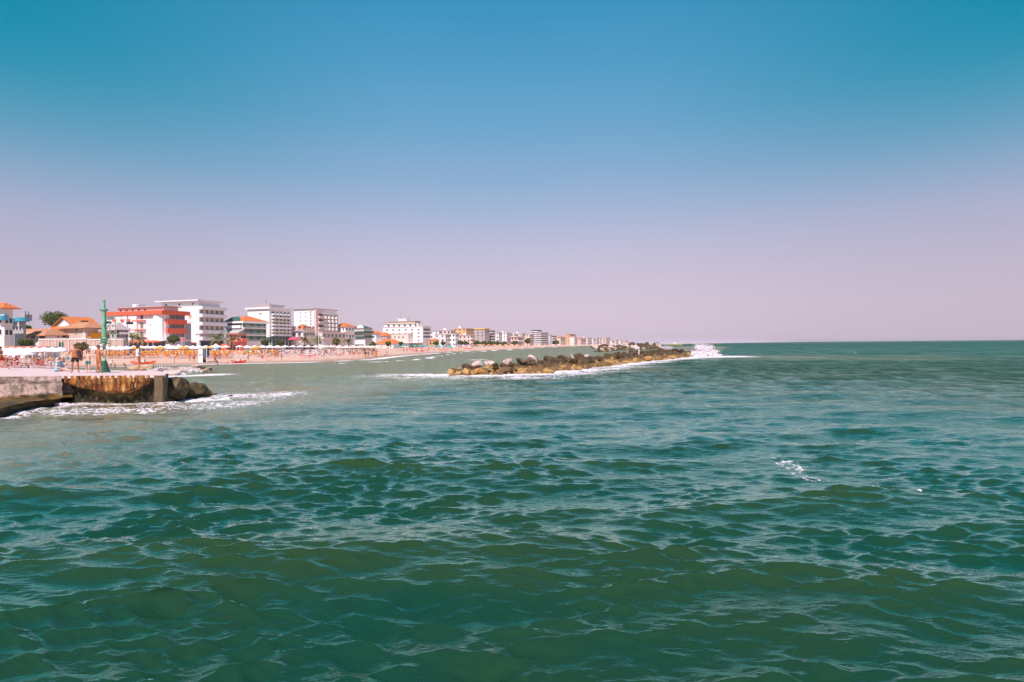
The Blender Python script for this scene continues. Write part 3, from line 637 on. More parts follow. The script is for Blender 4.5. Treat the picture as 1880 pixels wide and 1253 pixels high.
far_bw([atz(1160, 637.0, 0).xy[:], atz(1218, 635.4, 0).xy[:]], 20, 2.2, 9, ('dark rubble core of the farthest breakwater near the ferry', 'boulder of the farthest breakwater near the ferry'), 'boulders of the farthest breakwater', 57, 2.6)
# marker post on the near breakwater
q = atY(1173, 645, 97); mk_ = thing('marker_post', 'short white marker post on the crest of the breakwater', 'post', (q.x, q.y, 1.3))
MB().rod((0,0,-0.2), (0,0,1.0), 0.09, 0.08, 10).build('post', M['metalw'], mk_); MB().lathe([(0.16,0.95),(0.16,1.05),(0.02,1.15)], 10).build('cap', M['metalw'], mk_)

# ================================================================ breaking waves
M['spray'] = mat('white_spray', (0.88, 0.80, 0.86), rough=1.0, amt=0.05, scale=2)
M['spray'].node_tree.nodes['Principled BSDF'].inputs['Subsurface Weight'].default_value = 0.0
def splash(name, label, x, y, w, h, d, seed, n=420, nd=1600):
    r = random.Random(seed); mb = MB(); bm = bmesh.new(); bmesh.ops.create_icosphere(bm, subdivisions=2, radius=1)
    base = [v.co.copy() for v in bm.verts]; fcs = [tuple(v.index for v in f.verts) for f in bm.faces]; bm.free()
    jets = [(-0.95+1.9*(k+r.random())/9, r.uniform(0.55, 1.0), r.uniform(0.10, 0.2)) for k in range(9)]
    jets = [(u, q*max(0.25, 1-abs(u+0.1)**2*0.85), w_) for u, q, w_ in jets]
    for i in range(n):
        u0, q, w_ = r.choice(jets); f = r.random()**0.8; zz = h*q*f*0.97; u = u0+r.gauss(0, w_)*(0.6+0.6*f)
        s = r.uniform(0.06, 0.17)*(h*0.30+0.3); c = Vector((u*w/2, r.uniform(-d/2, d/2)*(1-0.5*f), zz-0.1))
        o = r.random()*50; mb.add([c+v*s*(1+0.6*mnoise.noise(v*2+Vector((o,0,0)))) for v in base], fcs)
    tv = [Vector((1,1,1)), Vector((-1,-1,1)), Vector((-1,1,-1)), Vector((1,-1,-1))]
    for i in range(nd):
        u0, q, w_ = r.choice(jets); f = r.betavariate(2.0, 1.3)*1.15; zz = h*q*f; u = u0+r.gauss(0, w_)*(0.7+0.8*f); s = r.uniform(0.015, 0.05)*(0.4+0.1*w)
        c = Vector((u*w/2, r.uniform(-d/2, d/2), zz)); mb.add([c+v*s for v in tv], [(0,1,2),(0,3,1),(0,2,3),(1,3,2)])
    o = mb.build(name, M['spray'], loc=(x, y, 0), sm=True); return tag(o, label, 'breaking wave')
q = atz(1291, 655, 0); splash('wave_splash', 'tall white burst of spray where a wave hits the far tip of the breakwater', q.x+0.2, q.y, 5.6, 3.0, 3.0, 4, 1700, 7000)
q = atz(1224, 641.5, 0); splash('wave_splash', 'small distant white splash over the second breakwater', q.x, q.y, 7.0, 2.2, 3, 5, 150, 500)
for px, py, w_, h_, lb in [(345, 684, 4.2, 0.75, 'surf pouring white over the middle rocks behind the jetty'), (313, 688, 3.4, 0.7, 'surf spilling over the rocks right behind the jetty end'), (296, 681, 3.0, 0.6, 'surf sheeting over the broad pale rock behind the jetty')]:
    q = atz(px, py, 0); splash('rock_surf', lb, q.x, q.y, w_, h_, 1.6, int(px), 130, 260)
for px, py, w_, lb in [(118, 745, 1.2, 'small curl of spray slapping the jetty wall where pale meets rusted')]:
    q = atz(px, py, 0); splash('wave_spray', lb, q.x, q.y-0.15, w_, 0.16, 0.3, int(px), 60, 500)
# ================================================================ buildings
class Bld:
    """box-shaped building: local x points to the sea, local y along the coast, origin at the seaward corner nearest the viewer"""
    def __init__(s, name, label, pl, pc, pr, pyt, Y, wall='white', a=14, z0=1.5, cat='hotel', body=True, group=None, W=None, Lb=None):
        a = R(a); s.a = a; C = atY(pc, 630, Y); s.C = C; s.Y = Y
        tl = atY(pl, 630, Y).x/Y; tr = atY(pr, 630, Y).x/Y
        s.W = W or (C.x-tl*Y)/(math.cos(a)+tl*math.sin(a)); s.L = Lb or (tr*Y-C.x)/(math.sin(a)-tr*math.cos(a))
        s.H = zat(pc, pyt, Y)-z0; s.z0 = z0
        s.o = thing(name, label, cat, (C.x, Y, z0), -a, group)
        if body: MB().box(-s.W, 0, 0, s.L, -1, s.H).build('wall', M[wall], s.o)
    def h(s, py): return zat(s.pc if hasattr(s, 'pc') else 940+s.C.x/s.Y*F, py, s.Y)-s.z0
    def part(s, name, mb, mt, parent=None, label=None):
        o = mb.build(name, M[mt], parent or s.o)
        if label: o['label'] = label
        return o
    # openings: a dark pane set into a frame that stands a little proud of the wall
    def win(s, face, c, z, w, h, pane='glass', frame='metalw', name='window'):
        fb = MB(); t = 0.10; d = 0.06
        def bx(mb, a0, a1, z0, z1, d0, d1):
            if face == 'f': mb.box(a0, a1, -d1, -d0, z0, z1)
            else: mb.box(d0, d1, a0, a1, z0, z1)
        bx(fb, c-w/2-t, c-w/2, z-t, z+h+t, 0, d); bx(fb, c+w/2, c+w/2+t, z-t, z+h+t, 0, d); bx(fb, c-w/2, c+w/2, z-t, z, 0, d+0.05); bx(fb, c-w/2, c+w/2, z+h, z+h+t, 0, d)
        f = s.part(name, fb, frame); p = MB(); bx(p, c-w/2, c+w/2, z, z+h, 0, 0.025); s.part('pane', p, pane, f); return f
    def hole(s, face, c, z, w, h, pane='glass', name='window', d=0.03, label=None):
        p = MB()
        if face == 'f': p.box(c-w/2, c+w/2, -d, 0.0, z, z+h)
        else: p.box(0.0, d, c-w/2, c+w/2, z, z+h)
        return s.part(name, p, pane, label=label)
    def balc(s, face, c0, c1, z, dep=1.3, ph=1.0, par='white', slab='white', rail=False, label=None):
        """balcony: floor slab, front and side parapets"""
        mb = MB()
        def bx(a0, a1, z0, z1, d0, d1):
            if face == 'f': mb.box(a0, a1, -d1, -d0, z0, z1)
            else: mb.box(d0, d1, a0, a1, z0, z1)
        bx(c0, c1, z-0.18, z, 0, dep)
        if rail:
            n = max(2, int((c1-c0)/0.5))
            bx(c0, c1, z+ph-0.06, z+ph, dep-0.06, dep)
            for i in range(n+1): q = c0+(c1-c0-0.05)*i/n; bx(q, q+0.05, z, z+ph-0.06, dep-0.05, dep)
        else:
            bx(c0, c1, z, z+ph, dep-0.1, dep); bx(c0, c0+0.1, z, z+ph, 0, dep-0.1); bx(c1-0.1, c1, z, z+ph, 0, dep-0.1)
        return s.part('balcony', mb, par, label=label)
    def grid(s, face, s0, s1, n, zs, w, h, pane='glass', framed=True):
        T = s.W if face == 'f' else s.L; off = -s.W if face == 'f' else 0
        for z in zs:
            for i in range(n):
                c = off+T*(s0+(s1-s0)*(i+0.5)/n)
                (s.win(face, c, z, w, h, pane) if framed else s.hole(face, c, z, w, h, pane))
    def flat(s, mt='slab', ov=0.6, th=0.25, z=None, name='roof', x=None, y=None):
        z = s.H if z is None else z; x = x or (-s.W, 0); y = y or (0, s.L)
        return s.part(name, MB().box(x[0]-ov, x[1]+ov, y[0]-ov, y[1]+ov, z, z+th), mt)
    def hip(s, hh, mt='tile', ov=0.7, z=None, x=None, y=None, label=None):
        z = s.H if z is None else z; x = x or (-s.W, 0); y = y or (0, s.L)
        return s.part('roof', MB().hip(x[0]-ov, x[1]+ov, y[0]-ov, y[1]+ov, z, z+hh), mt, label=label)
    def house(s, x0, x1, y0, y1, z0, z1, mt, name='annex', label=None): return s.part(name, MB().box(x0, x1, y0, y1, z0, z1), mt, label=label)
    def antennas(s, pts):
        for x, y, z, h in pts:
            s.part('antenna', MB().rod((x, y, z), (x, y, z+h), 0.09, 0.05).rod((x-0.6, y, z+h*0.8), (x+0.6, y, z+h*0.8), 0.04), 'dark')

# --- far left: pale block with an orange hipped roof and blue round balconies
b = Bld('apartment_house', 'cut off white house with orange hipped roof and round blue balconies at far left', -40, 8, 24, 567, 150, 'white2', cat='house')
b.hip(1.7, ov=1.3); b.grid('f', 0.1, 1, 3, [5.5, 8.6], 1.0, 1.3, 'glass'); b.grid('s', 0.1, 0.9, 2, [5.4, 8.5], 0.9, 1.3, 'glass')
for i, x in enumerate((-3.2, -0.4)):
    mb = MB().lathe([(1.25, b.h(588.5)), (1.35, b.h(588.5)+0.15), (1.35, b.h(580)), (1.2, b.h(580))], 20, (x, -0.3)); b.part('round_balcony', mb, 'blue')
b = Bld('low_apartment', 'low grey flat roofed building with blue round balconies beside the cut off house', 20, 43, 48, 590, 160, 'grey', cat='house')
b.flat('metalw', 0.2, 0.25); b.grid('f', 0.1, 0.9, 3, [7.0], 0.8, 1.2)
mb = MB().lathe([(1.5, b.h(591)), (1.6, b.h(591)+0.1), (1.6, b.h(583.5)), (1.4, b.h(583.5))], 20, (0, -0.2)); b.part('round_balcony', mb, 'blue')
mb = MB().lathe([(1.7, b.h(592)), (1.8, b.h(592)+0.1), (1.8, b.h(584)), (1.6, b.h(584))], 20, (-b.W+0.6, -0.2)); b.part('round_balcony', mb, 'blue')
b.house(-2.6, -0.9, 1, 3, b.H+0.25, b.h(577), 'slab', 'roof_box'); b.house(-b.W+1.5, -0.8, -0.25, -0.12, b.h(588), b.h(583), 'white', 'parapet')
b.antennas([(-2.0, 2, b.h(577), 1.0), (1.2, 0.5, b.h(584), 1.8)])
# --- long low villa with old tile roof
b = Bld('beach_villa', 'long low white villa with terracotta roof, dark windows and pink flower beds behind the beach', -30, 92, 128, 616, 166, 'white2', cat='house')
x0 = -b.W
b.part('roof', MB().hip(-b.W-1, 0.9, -1.3, b.L+1, b.H, b.h(602.5)), 'tileo')
for x, w in ((-b.W+2.5, 2.2), (-b.W+5.6, 1.4), (-13.0, 3.6), (-9.2, 2.4), (-6.0, 3.4)): b.win('f', x, b.h(620.5), w, b.h(611)-b.h(620.5), 'glass')
b.grid('s', 0.1, 0.9, 2, [b.h(620)], 1.4, 1.2)
b.part('porch_roof', MB().hip(-b.W-2, -b.W+4.4, -5, 0.0, b.h(633), b.h(623), 0.2), 'tileo')
b.part('porch_post', MB().box(-b.W+3.6, -b.W+3.9, -4.6, -4.3, 0, b.h(633)), 'shutter')
b.part('flower_bed', MB().box(-b.W+3, -4.4, -0.9, -0.1, b.h(624), b.h(621)), 'flower')
b.part('wing', MB().box(-3.6, 2.6, -3.2, 0, 0, b.h(617.5)), 'white2'); b.part('wing_roof', MB().hip(-4.4, 3.4, -4.0, 1.0, b.h(617.5), b.h(606)), 'tileo')
for x in (-2.2, 1.4):
    b.part('window', MB().box(x-0.9, x+0.9, -3.26, -3.2, b.h(621.5), b.h(618)), 'glass')
# --- gable house
b = Bld('gable_house', 'white gabled house with bright orange roof and skylights beside the dark tree', 101, 137, 190, 599, 186, 'white', a=30, cat='house')
b.part('roof', MB().gable(-b.W-0.9, 0.9, -0.8, b.L*0.9, b.H-0.1, b.h(581.5)), 'tile')
mb = MB(); m2 = -b.W/2; mb.add([(-b.W+.05, 0.02, b.H), (-.05, 0.02, b.H), (m2, 0.02, b.h(582.5)), (-b.W+.05, 0.2, b.H), (-.05, 0.2, b.H), (m2, 0.2, b.h(582.5))], [(0,1,2),(5,4,3),(0,3,4,1),(1,4,5,2),(2,5,3,0)]); b.part('gable', mb, 'white')
for k, yy in enumerate((3, 10, 17)):
    u0 = 0.55; x = -b.W/2+(b.W/2+0.9)*u0; z = b.h(581.5)+(b.H-b.h(581.5))*u0
    b.part('skylight', MB().box(x-0.5, x+0.7, yy, yy+1.8, z-0.3, z+0.55), 'glass')
b.part('chimney', MB().box(-b.W+0.8, -b.W+1.7, 1, 1.9, b.H, b.h(584.5)), 'white')
b = Bld('beige_house', 'beige house with sloping old tile roof and long eaves left of the green post', 117, 158, 187, 603, 168, 'beige', a=20, cat='house')
b.part('roof', MB().hip(-b.W-1.0, 1.2, -1.2, b.L+2, b.H, b.h(590.5)), 'tileo')
b.hole('f', -4.2, b.h(607.5), 0.7, 0.6); b.hole('f', -4.4, b.h(614.6), 0.4, 0.4)
b.part('corner_pillar', MB().box(-1.2, -0.4, -0.12, 0, 0, b.H-0.2), 'white2')
b.hole('s', 3.4, b.h(621), 5.0, b.h(611)-b.h(621), 'orange', name='awning', d=0.5); b.balc('s', 3, 9, b.h(609), 1.2, 0.7)
b.hole('s', 8.6, b.h(621), 2.5, 1.5, 'glass'); 
b = Bld('small_house', 'small house with bright orange hip roof between the villa and the beige house', 90, 112, 125, 606, 178, 'cream', cat='house', a=20)
b.hip(b.h(599)-b.h(606)); b.grid('f', 0.1, 0.9, 2, [b.H-1.6], 0.8, 1.0)
# --- grey green house right of the post
b = Bld('grey_house', 'grey green gabled house with white windows just right of the green post', 193, 214, 236, 601, 172, 'grey', a=24, cat='house')
b.part('roof', MB().hip(-b.W-0.6, 1.0, -1.0, b.L+0.4, b.h(607), b.h(591), 0.25), 'slab')
for z in (b.h(602), b.h(610.5), b.h(619.5)): b.win('f', -b.W*0.72, z, 0.9, 0.85); b.win('f', -b.W*0.30, z, 0.9, 0.85)
b.grid('s', 0.05, 0.9, 4, [b.h(612), b.h(620)], 1.0, 0.9)
b.balc('s', 0.5, b.L*0.9, b.h(612.8), 1.0, 0.5, 'white2')
b.part('water_drum', MB().lathe([(0.85, b.h(622)), (0.85, b.h(598)), (0.5, b.h(596.8))], 18, (-b.W-2.2, -1.0)), 'shutterg' if 'shutterg' in M else 'tealc', label='tall pale green drum standing behind the post')
# --- retaining walls
for k, (p0, p1, p_, lb) in enumerate([(72, 158, 622.5, 'pink stone wall with white rail below the villas, left of the white pillar'), (160, 236, 623, 'pink stone wall with white rail behind the green post')]):
    A = atY(p0, 640, 150); B = atY(p1, 640, 150+2*k); zt = zat(p0, p_, 150)
    w = thing('stone_wall', lb, 'wall', (A.x, A.y, 1.2)); hh = zt-1.2
    l = B.x-A.x; MB().box(0, l, 0, 0.6, -0.5, hh-0.25).build('masonry', M['pinkstone'] if 'pinkstone' in M else M['beige'], w)
    MB().box(-0.1, l+0.1, -0.12, 0.7, hh-0.25, hh).build('coping', M['metalw'], w)
    for i in range(7): x = l*(i+0.5)/7; MB().box(x-0.05, x+0.05, -0.18, -0.1, 0.6, hh-0.26).build('rail_post', M['metalw'], w)
    if k == 0: MB().box(l*0.44, l*0.44+0.9, -0.08, 0, 0.9, 2.7).build('door', M['dteal'], w)

# --- the red banded hotel
b = Bld('hotel', 'white hotel with red orange roof band and red balconies behind the woman in white', 197, 298, 340, 570, 222, 'white', a=18)
b.flat('coral', 1.3, b.h(570)-b.h(577.5), z=b.h(577.5), name='roof_band'); b.H = b.h(570)
fl = [b.h(586.5), b.h(603.5), b.h(620.5)]
b.house(-b.W+3.4, -1.5, 2, b.L*0.82, b.h(570)+0.02, b.h(563), 'white2', 'penthouse'); b.flat('slab', 0.9, 0.35, z=b.h(562.8), x=(-b.W+3.4, -1.5), y=(2, b.L*0.82), name='penthouse_roof')
for i in range(5): b.part('window', MB().box(-b.W+4.4+i*3.3, -b.W+5.3+i*3.3, 1.94, 2.0, b.h(569.4), b.h(565.5)), 'glass')
b.house(-b.W+7.5, -b.W+11.2, 5, 8, b.h(561), b.h(554.5), 'white', 'lift_house'); b.house(-b.W+9.6, -b.W+11.3, 4.9, 4.98, b.h(560), b.h(555), 'slab', 'lift_grille')
for x0, x1 in ((0.18, 0.30), (0.31, 0.41), (0.43, 0.58)): b.part('wall_fin', MB().box(-b.W*(1-x0), -b.W*(1-x1), -0.9, 0, 0, b.h(577.7)), 'white')
for xx in (0.16, 0.305, 0.42):
    for z in fl[:2]: b.part('balcony', MB().box(-b.W*(1-xx)-0.2, -b.W*(1-xx)+1.5, -1.3, 0, z-0.5, z+0.35), 'coral'); b.hole('f', -b.W*(1-xx)+0.7, z+0.6, 1.3, 1.6, 'glass')
for z in fl: b.win('f', -b.W*0.36, z+0.2, 1.6, 2.2, 'curtain'); b.part('ledge', MB().box(-b.W*0.50, -b.W*0.28, -1.1, 0, z-0.45, z-0.15), 'coral'); b.win('f', -b.W*0.21, z+1.4, 0.5, 0.5)
b.part('curved_wall', MB().lathe([(2.9, 0), (2.9, b.h(577.8))], 28, (-2.6, 2.0)), 'white')
for k, z in enumerate(fl):
    b.grid('s', 0.16, 0.97, 4, [z+0.35], 2.0, 2.15, 'curtain')
    if k < 2:
        pass
for zt, zb in ((586.2, 594.5), (603, 611.5)):
    zz = b.h(zb); b.balc('s', b.L*0.12, b.L*0.98, zz, 1.3, b.h(zt)-b.h(zb), 'coral')
b.part('side_shaft', MB().box(-3, -0.1, b.L, b.L+3, 0, b.h(592)), 'grey')
b.part('dining_roof', MB().box(-b.W*0.75, 6.2, -4.6, b.L*0.75, b.h(626.5), b.h(624.6)), 'white'); b.part('awning', MB().hip(-b.W*0.56, 5.5, -7.2, -4.62, b.h(629), b.h(625.5), 0.1), 'coral', label=None) if False else b.part('awning', MB().hip(-b.W*0.56, 5.5, -7.2, -4.62, b.h(629), b.h(625.5), 0.1), 'coral')
for i in range(9): x = -b.W*0.7+i*2.6; b.part('column', MB().box(x, x+0.35, -4.5, -4.1, 0, b.h(626.6)), 'white')
b.part('dining_glass', MB().box(-b.W*0.7, 5.8, -3.9, -3.8, 0.6, b.h(627.2)), 'glass')
# --- the tall white hotel with a star
b = Bld('hotel', 'tall white hotel with small orange star emblem and long balconies beside the red banded hotel', 292, 366, 412, 562, 248, 'white', a=18)
b.house(-b.W*0.98, -1.2, 1, b.L*0.9, b.H, b.h(552.5), 'white', 'penthouse'); b.flat('white', 1.5, 0.5, z=b.h(552.5), x=(-b.W*0.98, -1.2), y=(0.5, b.L*0.9), name='penthouse_roof')
for x in (0.12, 0.45, 0.78): b.part('window', MB().box(-b.W*(1-x), -b.W*(1-x)+0.9, 0.95, 1.0, b.h(559), b.h(556)), 'glass')
for k, x in enumerate((0.18, 0.42, 0.5, 0.8)): b.part('solar_panel', MB().add([(-b.W*(1-x), 2, b.h(551.5)), (-b.W*(1-x)+1.6, 2, b.h(551.5)), (-b.W*(1-x)+1.6, 3.4, b.h(548.5)), (-b.W*(1-x), 3.4, b.h(548.5)), (-b.W*(1-x), 3.4, b.h(551.5)), (-b.W*(1-x)+1.6, 3.4, b.h(551.5))], [(0,1,2,3),(3,2,5,4),(0,3,4),(1,5,2)]), 'dark')
for r_, z in enumerate([b.h(p) for p in (567, 580, 593, 606)]):
    for x in (0.07, 0.30, 0.44): b.win('f', -b.W*(1-x), z, 0.5, 0.55)
# emblem: eight pointed star of thin rays and a line of small letters under it
st = MB(); cx, cz = -b.W*0.215, b.h(581)
for k in range(8):
    t = k*math.pi/4; st.rod((cx+0.45*math.cos(t), -0.06, cz+0.45*math.sin(t)), (cx+1.35*math.cos(t), -0.06, cz+1.35*math.sin(t)), 0.16, 0.03, 5)
st.box(cx-0.28, cx+0.28, -0.1, -0.02, cz-0.28, cz+0.28); b.part('star_emblem', st, 'orangew')
st = MB()
for k in range(7): st.box(cx-1.3+k*0.38, cx-1.08+k*0.38, -0.06, 0, b.h(591.8), b.h(590.4))
b.part('sign_letters', st, 'pinkc')
tops = [(562, 567.5), (576.5, 581.5), (591.5, 597), (606.5, 612)]
for k, (p0, p1) in enumerate(tops):
    z = b.h(p1); b.balc('s', 0, b.L, z, 1.8, b.h(p0)-z, 'white')
    if k: 
        zz = b.h(p0)+0.35; b.hole('s', b.L/2, b.h(tops[k-1][1])-0.1-(b.h(tops[k-1][1])-b.h(p0))+0.02, b.L*0.96, (b.h(tops[k-1][1])-b.h(p0))*0.94, 'cream', name='recess_shade_wall')  # cream sheet: shade of the balcony recess put into the wall colour
        for i in range(5): b.hole('s', b.L*(0.1+0.2*i), b.h(p0)+0.3, 1.2, 1.5, 'curtain', d=0.06, name='window')
b.balc('s', 0, b.L, b.h(624), 1.9, b.h(618.5)-b.h(624), 'white'); b.hole('s', b.L/2, 0.4, b.L*0.9, b.h(626)-0.4, 'glass', name='shop_front')
b.hole('s', b.L/2, b.h(617.5), b.L*0.96, 2.2, 'cream', name='recess_shade_wall'); b.part('awning', MB().hip(-b.W*0.75, -1.5, -5, -0.1, b.h(630), b.h(626.5), 0.1), 'coral')  # cream sheet again carries the recess shade in its colour
b.part('porch', MB().box(-b.W*0.9, -b.W*0.72, -3, 0, 0, b.h(620)), 'white')
# --- green and white building with coral corner
b = Bld('guest_house', 'green shuttered white guest house with orange roof between two white hotels', 415, 446, 489, 590, 262, 'white', a=26)
b.part('roof_band', MB().box(-b.W-0.6, 1.2, -0.8, b.L+0.6, b.H-0.9, b.H), 'white')
b.part('roof', MB().hip(-b.W-0.4, 1.0, -0.6, b.L+0.4, b.H, b.h(578.5)), 'tile'); b.part('roof_panel', MB().add([(-b.W-0.45, -0.7, b.H+0.15), (-1.0, -0.7, b.H+0.15), (-b.W*0.5, b.L*0.2, b.h(580.5)+0.1), (-b.W*0.8, b.L*0.1, b.h(582)+0.1), (-b.W-0.45, 0, b.H), (-1, 0, b.H)], [(0,1,2,3),(0,4,5,1),(1,5,2),(0,3,4),(3,2,5,4)]), 'dteal')
b.hole('f', -b.W*0.48, b.h(597), b.W*0.85, 0.9, 'glass'); b.balc('f', -b.W*0.95, -0.3, b.h(602), 1.2, b.h(597.5)-b.h(602), 'white')
b.part('canopy', MB().add([(-b.W, -3.5, b.h(612)), (1, -3.5, b.h(612)), (1.6, 0, b.h(603.5)), (-b.W+2, 0, b.h(603.5)), (-b.W, 0, b.h(612)), (1, 0, b.h(612))], [(0,1,2,3),(0,4,5,1),(1,5,2),(0,3,4),(3,2,5,4)]), 'grey')
for z0_, z1_ in ((601.5, 591.5), (614.5, 604), (627, 617)):
    z = b.h(z0_); hh = b.h(z1_)-z; b.hole('s', b.L*0.5, z, b.L*0.98, hh, 'teal', name='shutter')
    for i in range(3): b.hole('s', b.L*(0.2+0.3*i), z+0.1, 1.9, hh*0.85, 'curtain', d=0.08)
    if z0_ != 601.5 or True: b.balc('s', 0, b.L, z-0.1, 1.5, 0.9, 'metalw', rail=True)
b.hole('f', -3.5, b.h(631), 5, 1.6, 'glass', name='garage_door')
b.part('porch_wall', MB().box(-2, 2, -2.5, -0.1, 0, b.h(628)), 'white')
b = Bld('coral_house', 'coral red low house with framed windows in front of the green shuttered guest house', 421, 441, 453, 614, 246, 'pinkcoral', a=26, cat='house')
b.part('eave', MB().box(-b.W-0.5, 0.6, -0.9, b.L+0.3, b.H-0.02, b.H+0.35), 'pinkcoral'); b.balc('f', -b.W*0.85, 0.2, b.h(627), 1.4, 1.3, 'pinkcoral'); b.balc('s', 0, b.L, b.h(627), 1.2, 1.3, 'pinkcoral')
for i in range(3): b.win('f', -b.W*(0.2+0.3*i), b.h(622.5), 0.9, 1.5); b.hole('f', -b.W*(0.2+0.3*i), 0.3, 1.3, 2.2, 'glass', name='door')
b.grid('s', 0.1, 0.9, 2, [b.h(622)], 1.2, 1.4)
b.part('entrance_drum', MB().lathe([(1.5, 0), (1.6, 2.2), (1.1, 3.0)], 20, (-b.W-0.4, -2)), 'coral')
# --- white hotel with the yellow zig zag balconies
b = Bld('hotel', 'white hotel whose sea side is a grid of small yellow edged zigzag balconies', 455, 495, 534, 567, 290, 'white', a=20)
b.house(-b.W*0.7, -0.8, 1, b.L*0.7, b.H, b.h(560.5), 'white', 'penthouse'); b.flat('slab', 0.8, 0.4, z=b.h(560.5), x=(-b.W*0.7, -0.8), y=(1, b.L*0.7), name='penthouse_roof')
b.flat('white', 0.9, 0.9, z=b.H-0.1); b.hole('f', -b.W*0.45, b.h(577), 1.2, 0.4); b.hole('f', -b.W*0.38, b.h(578), 0.4, 1.2)
b.antennas([(-b.W*0.35, 3, b.h(560), 3.0), (-b.W*0.2, 4, b.h(560), 1.5)])
for r_ in range(7):
    z = b.h(576+6.4*r_)-0.6
    for i in range(5):
        y = b.L*(0.08+0.18*i); mb = MB(); mb.add([(0, y, z-0.15), (1.35, y+0.3, z-0.15), (1.35, y+2.4, z-0.15), (0, y+2.9, z-0.15), (0, y, z+0.75), (1.35, y+0.3, z+0.75), (1.35, y+2.4, z+0.75), (0, y+2.9, z+0.75)], [(3,2,1,0),(4,5,6,7),(0,1,5,4),(1,2,6,5),(2,3,7,6),(3,0,4,7)])
        q = b.part('balcony', mb, ['white', 'cream', 'white'][(r_*2+i*3) % 3])
        b.hole('s', y+1.5, z+0.8, 1.2, 0.95, 'curtain' if (i+r_) % 3 else 'glass')
b.hole('s', b.L/2, 0.3, b.L, b.h(620.5)-0.3, 'glassg', name='veranda_glass', d=1.2); b.part('veranda_roof', MB().box(-2, 2.4, -2, b.L+1, b.h(620.5), b.h(619.3)), 'dteal')
for i in range(7): b.part('column', MB().box(1.25, 1.5, i*b.L/6.5, i*b.L/6.5+0.25, 0, b.h(620.6)), 'metalw')
q = atY(540, 632, 300); u = thing('parasol', 'large crimson awning parasol beside the zigzag balcony hotel', 'parasol', (q.x, q.y, 1.7)); zt = zat(540, 618.5, 300)-1.7; ze = zat(540, 624.5, 300)-1.7
MB().rod((0,0,0), (0,0,zt), 0.08).build('pole', M['metalw'], u); MB().lathe([(3.6, ze), (3.6, ze+0.25), (1.0, zt-0.1), (0.05, zt)], 8).build('canopy', M['flower'], u)
# --- small white guest house
b = Bld('guest_house', 'low white guest house with railed balconies and small orange roof between two tall hotels', 533, 556, 579, 604, 305, 'white2', a=22)
b.part('roof', MB().hip(-b.W*0.8, 0.5, -0.4, b.L*0.8, b.H+0.02, b.h(595)), 'tile'); b.part('upper_storey', MB().box(-b.W, -b.W*0.35, -0.15, 3, b.h(605), b.h(599)), 'pink')
for p0 in (606.5, 618.5): b.balc('s', 0, b.L, b.h(p0), 1.6, 1.0, 'metalw', rail=True); b.balc('f', -b.W*0.9, 0, b.h(p0), 1.2, 0.9, 'metalw', rail=True); b.grid('s', 0.05, 0.95, 4, [b.h(p0)+0.2], 1.6, 2.0, 'curtain', False); b.grid('f', 0.1, 0.95, 2, [b.h(p0)+0.2], 1.8, 1.9, 'glass', False)
b.part('lean_to', MB().box(-b.W*0.85, -2, -3, -0.1, 0, b.h(622.5)), 'white'); b.hole('s', b.L/2, 0.3, b.L*0.9, 2.0, 'glass', name='shop_front')
# --- tall hotel with pink stair band
b = Bld('hotel', 'tall white hotel with a pink stair tower and lattice balconies on its sea side', 540, 577, 618, 567.5, 333, 'white', a=20)
b.flat('slab', 0.8, 0.4); b.grid('f', 0.28, 0.36, 1, [b.h(p) for p in (575, 582.5, 590, 597.5)], 0.6, 0.8); b.grid('f', 0.56, 0.64, 1, [b.h(p) for p in (575, 582.5, 590, 597.5)], 0.6, 0.8); b.grid('f', 0.80, 0.88, 1, [b.h(p) for p in (574, 579.5, 585, 590.5, 596)], 1.0, 0.7)
b.part('stair_tower', MB().box(0, 1.6, -0.2, b.L*0.30, 0, b.h(568)), 'pink')
for p_ in (581, 591, 602, 615): b.part('window', MB().box(1.6, 1.66, b.L*0.10, b.L*0.28, b.h(p_), b.h(p_-5)), 'glass'); b.part('stair_balcony', MB().box(1.6, 2.6, b.L*0.08, b.L*0.30, b.h(p_)-0.9, b.h(p_)+0.3), 'pink')
b.part('sea_wing', MB().box(0, 1.2, b.L*0.30, b.L, 0, b.h(576)), 'cream'); b.part('wing_roof', MB().box(-0.3, 1.9, b.L*0.29, b.L+0.5, b.h(576), b.h(574)), 'white')
for r_ in range(4):
    for i in range(4):
        y = b.L*(0.33+0.165*i); z = b.h(584.5+7.2*r_); b.part('balcony', MB().add([(1.2, y, z), (2.4, y+0.9, z), (1.2, y+2.9, z), (1.2, y, z+1.5), (2.4, y+0.9, z+1.5), (1.2, y+2.9, z+1.5)], [(2,1,0),(3,4,5),(0,1,4,3),(1,2,5,4),(2,0,3,5)]), 'white')
        b.part('window', MB().box(1.2, 1.24, y+0.3, y+1.8, z+1.55, z+2.1), 'curtain')
b.part('annex', MB().box(1.3, 5, 1, b.L*1.25, 0, b.h(611)), 'white2'); b.part('annex_roof', MB().box(0.9, 5.6, 0.6, b.L*1.25+0.5, b.h(611), b.h(609.6)), 'pink'); b.part('annex_balcony', MB().box(5, 6.1, 1.2, b.L*1.2, b.h(623), b.h(620)), 'pink')
for i in range(6): b.part('window', MB().box(5, 5.05, 2+i*3.6, 4+i*3.6, b.h(619), b.h(613.5)), 'curtain')
for i in range(4): b.part('window', MB().box(1.8+i*0.8, 2.3+i*0.8, 0.95, 1.0, b.h(632), b.h(626)), 'glass')
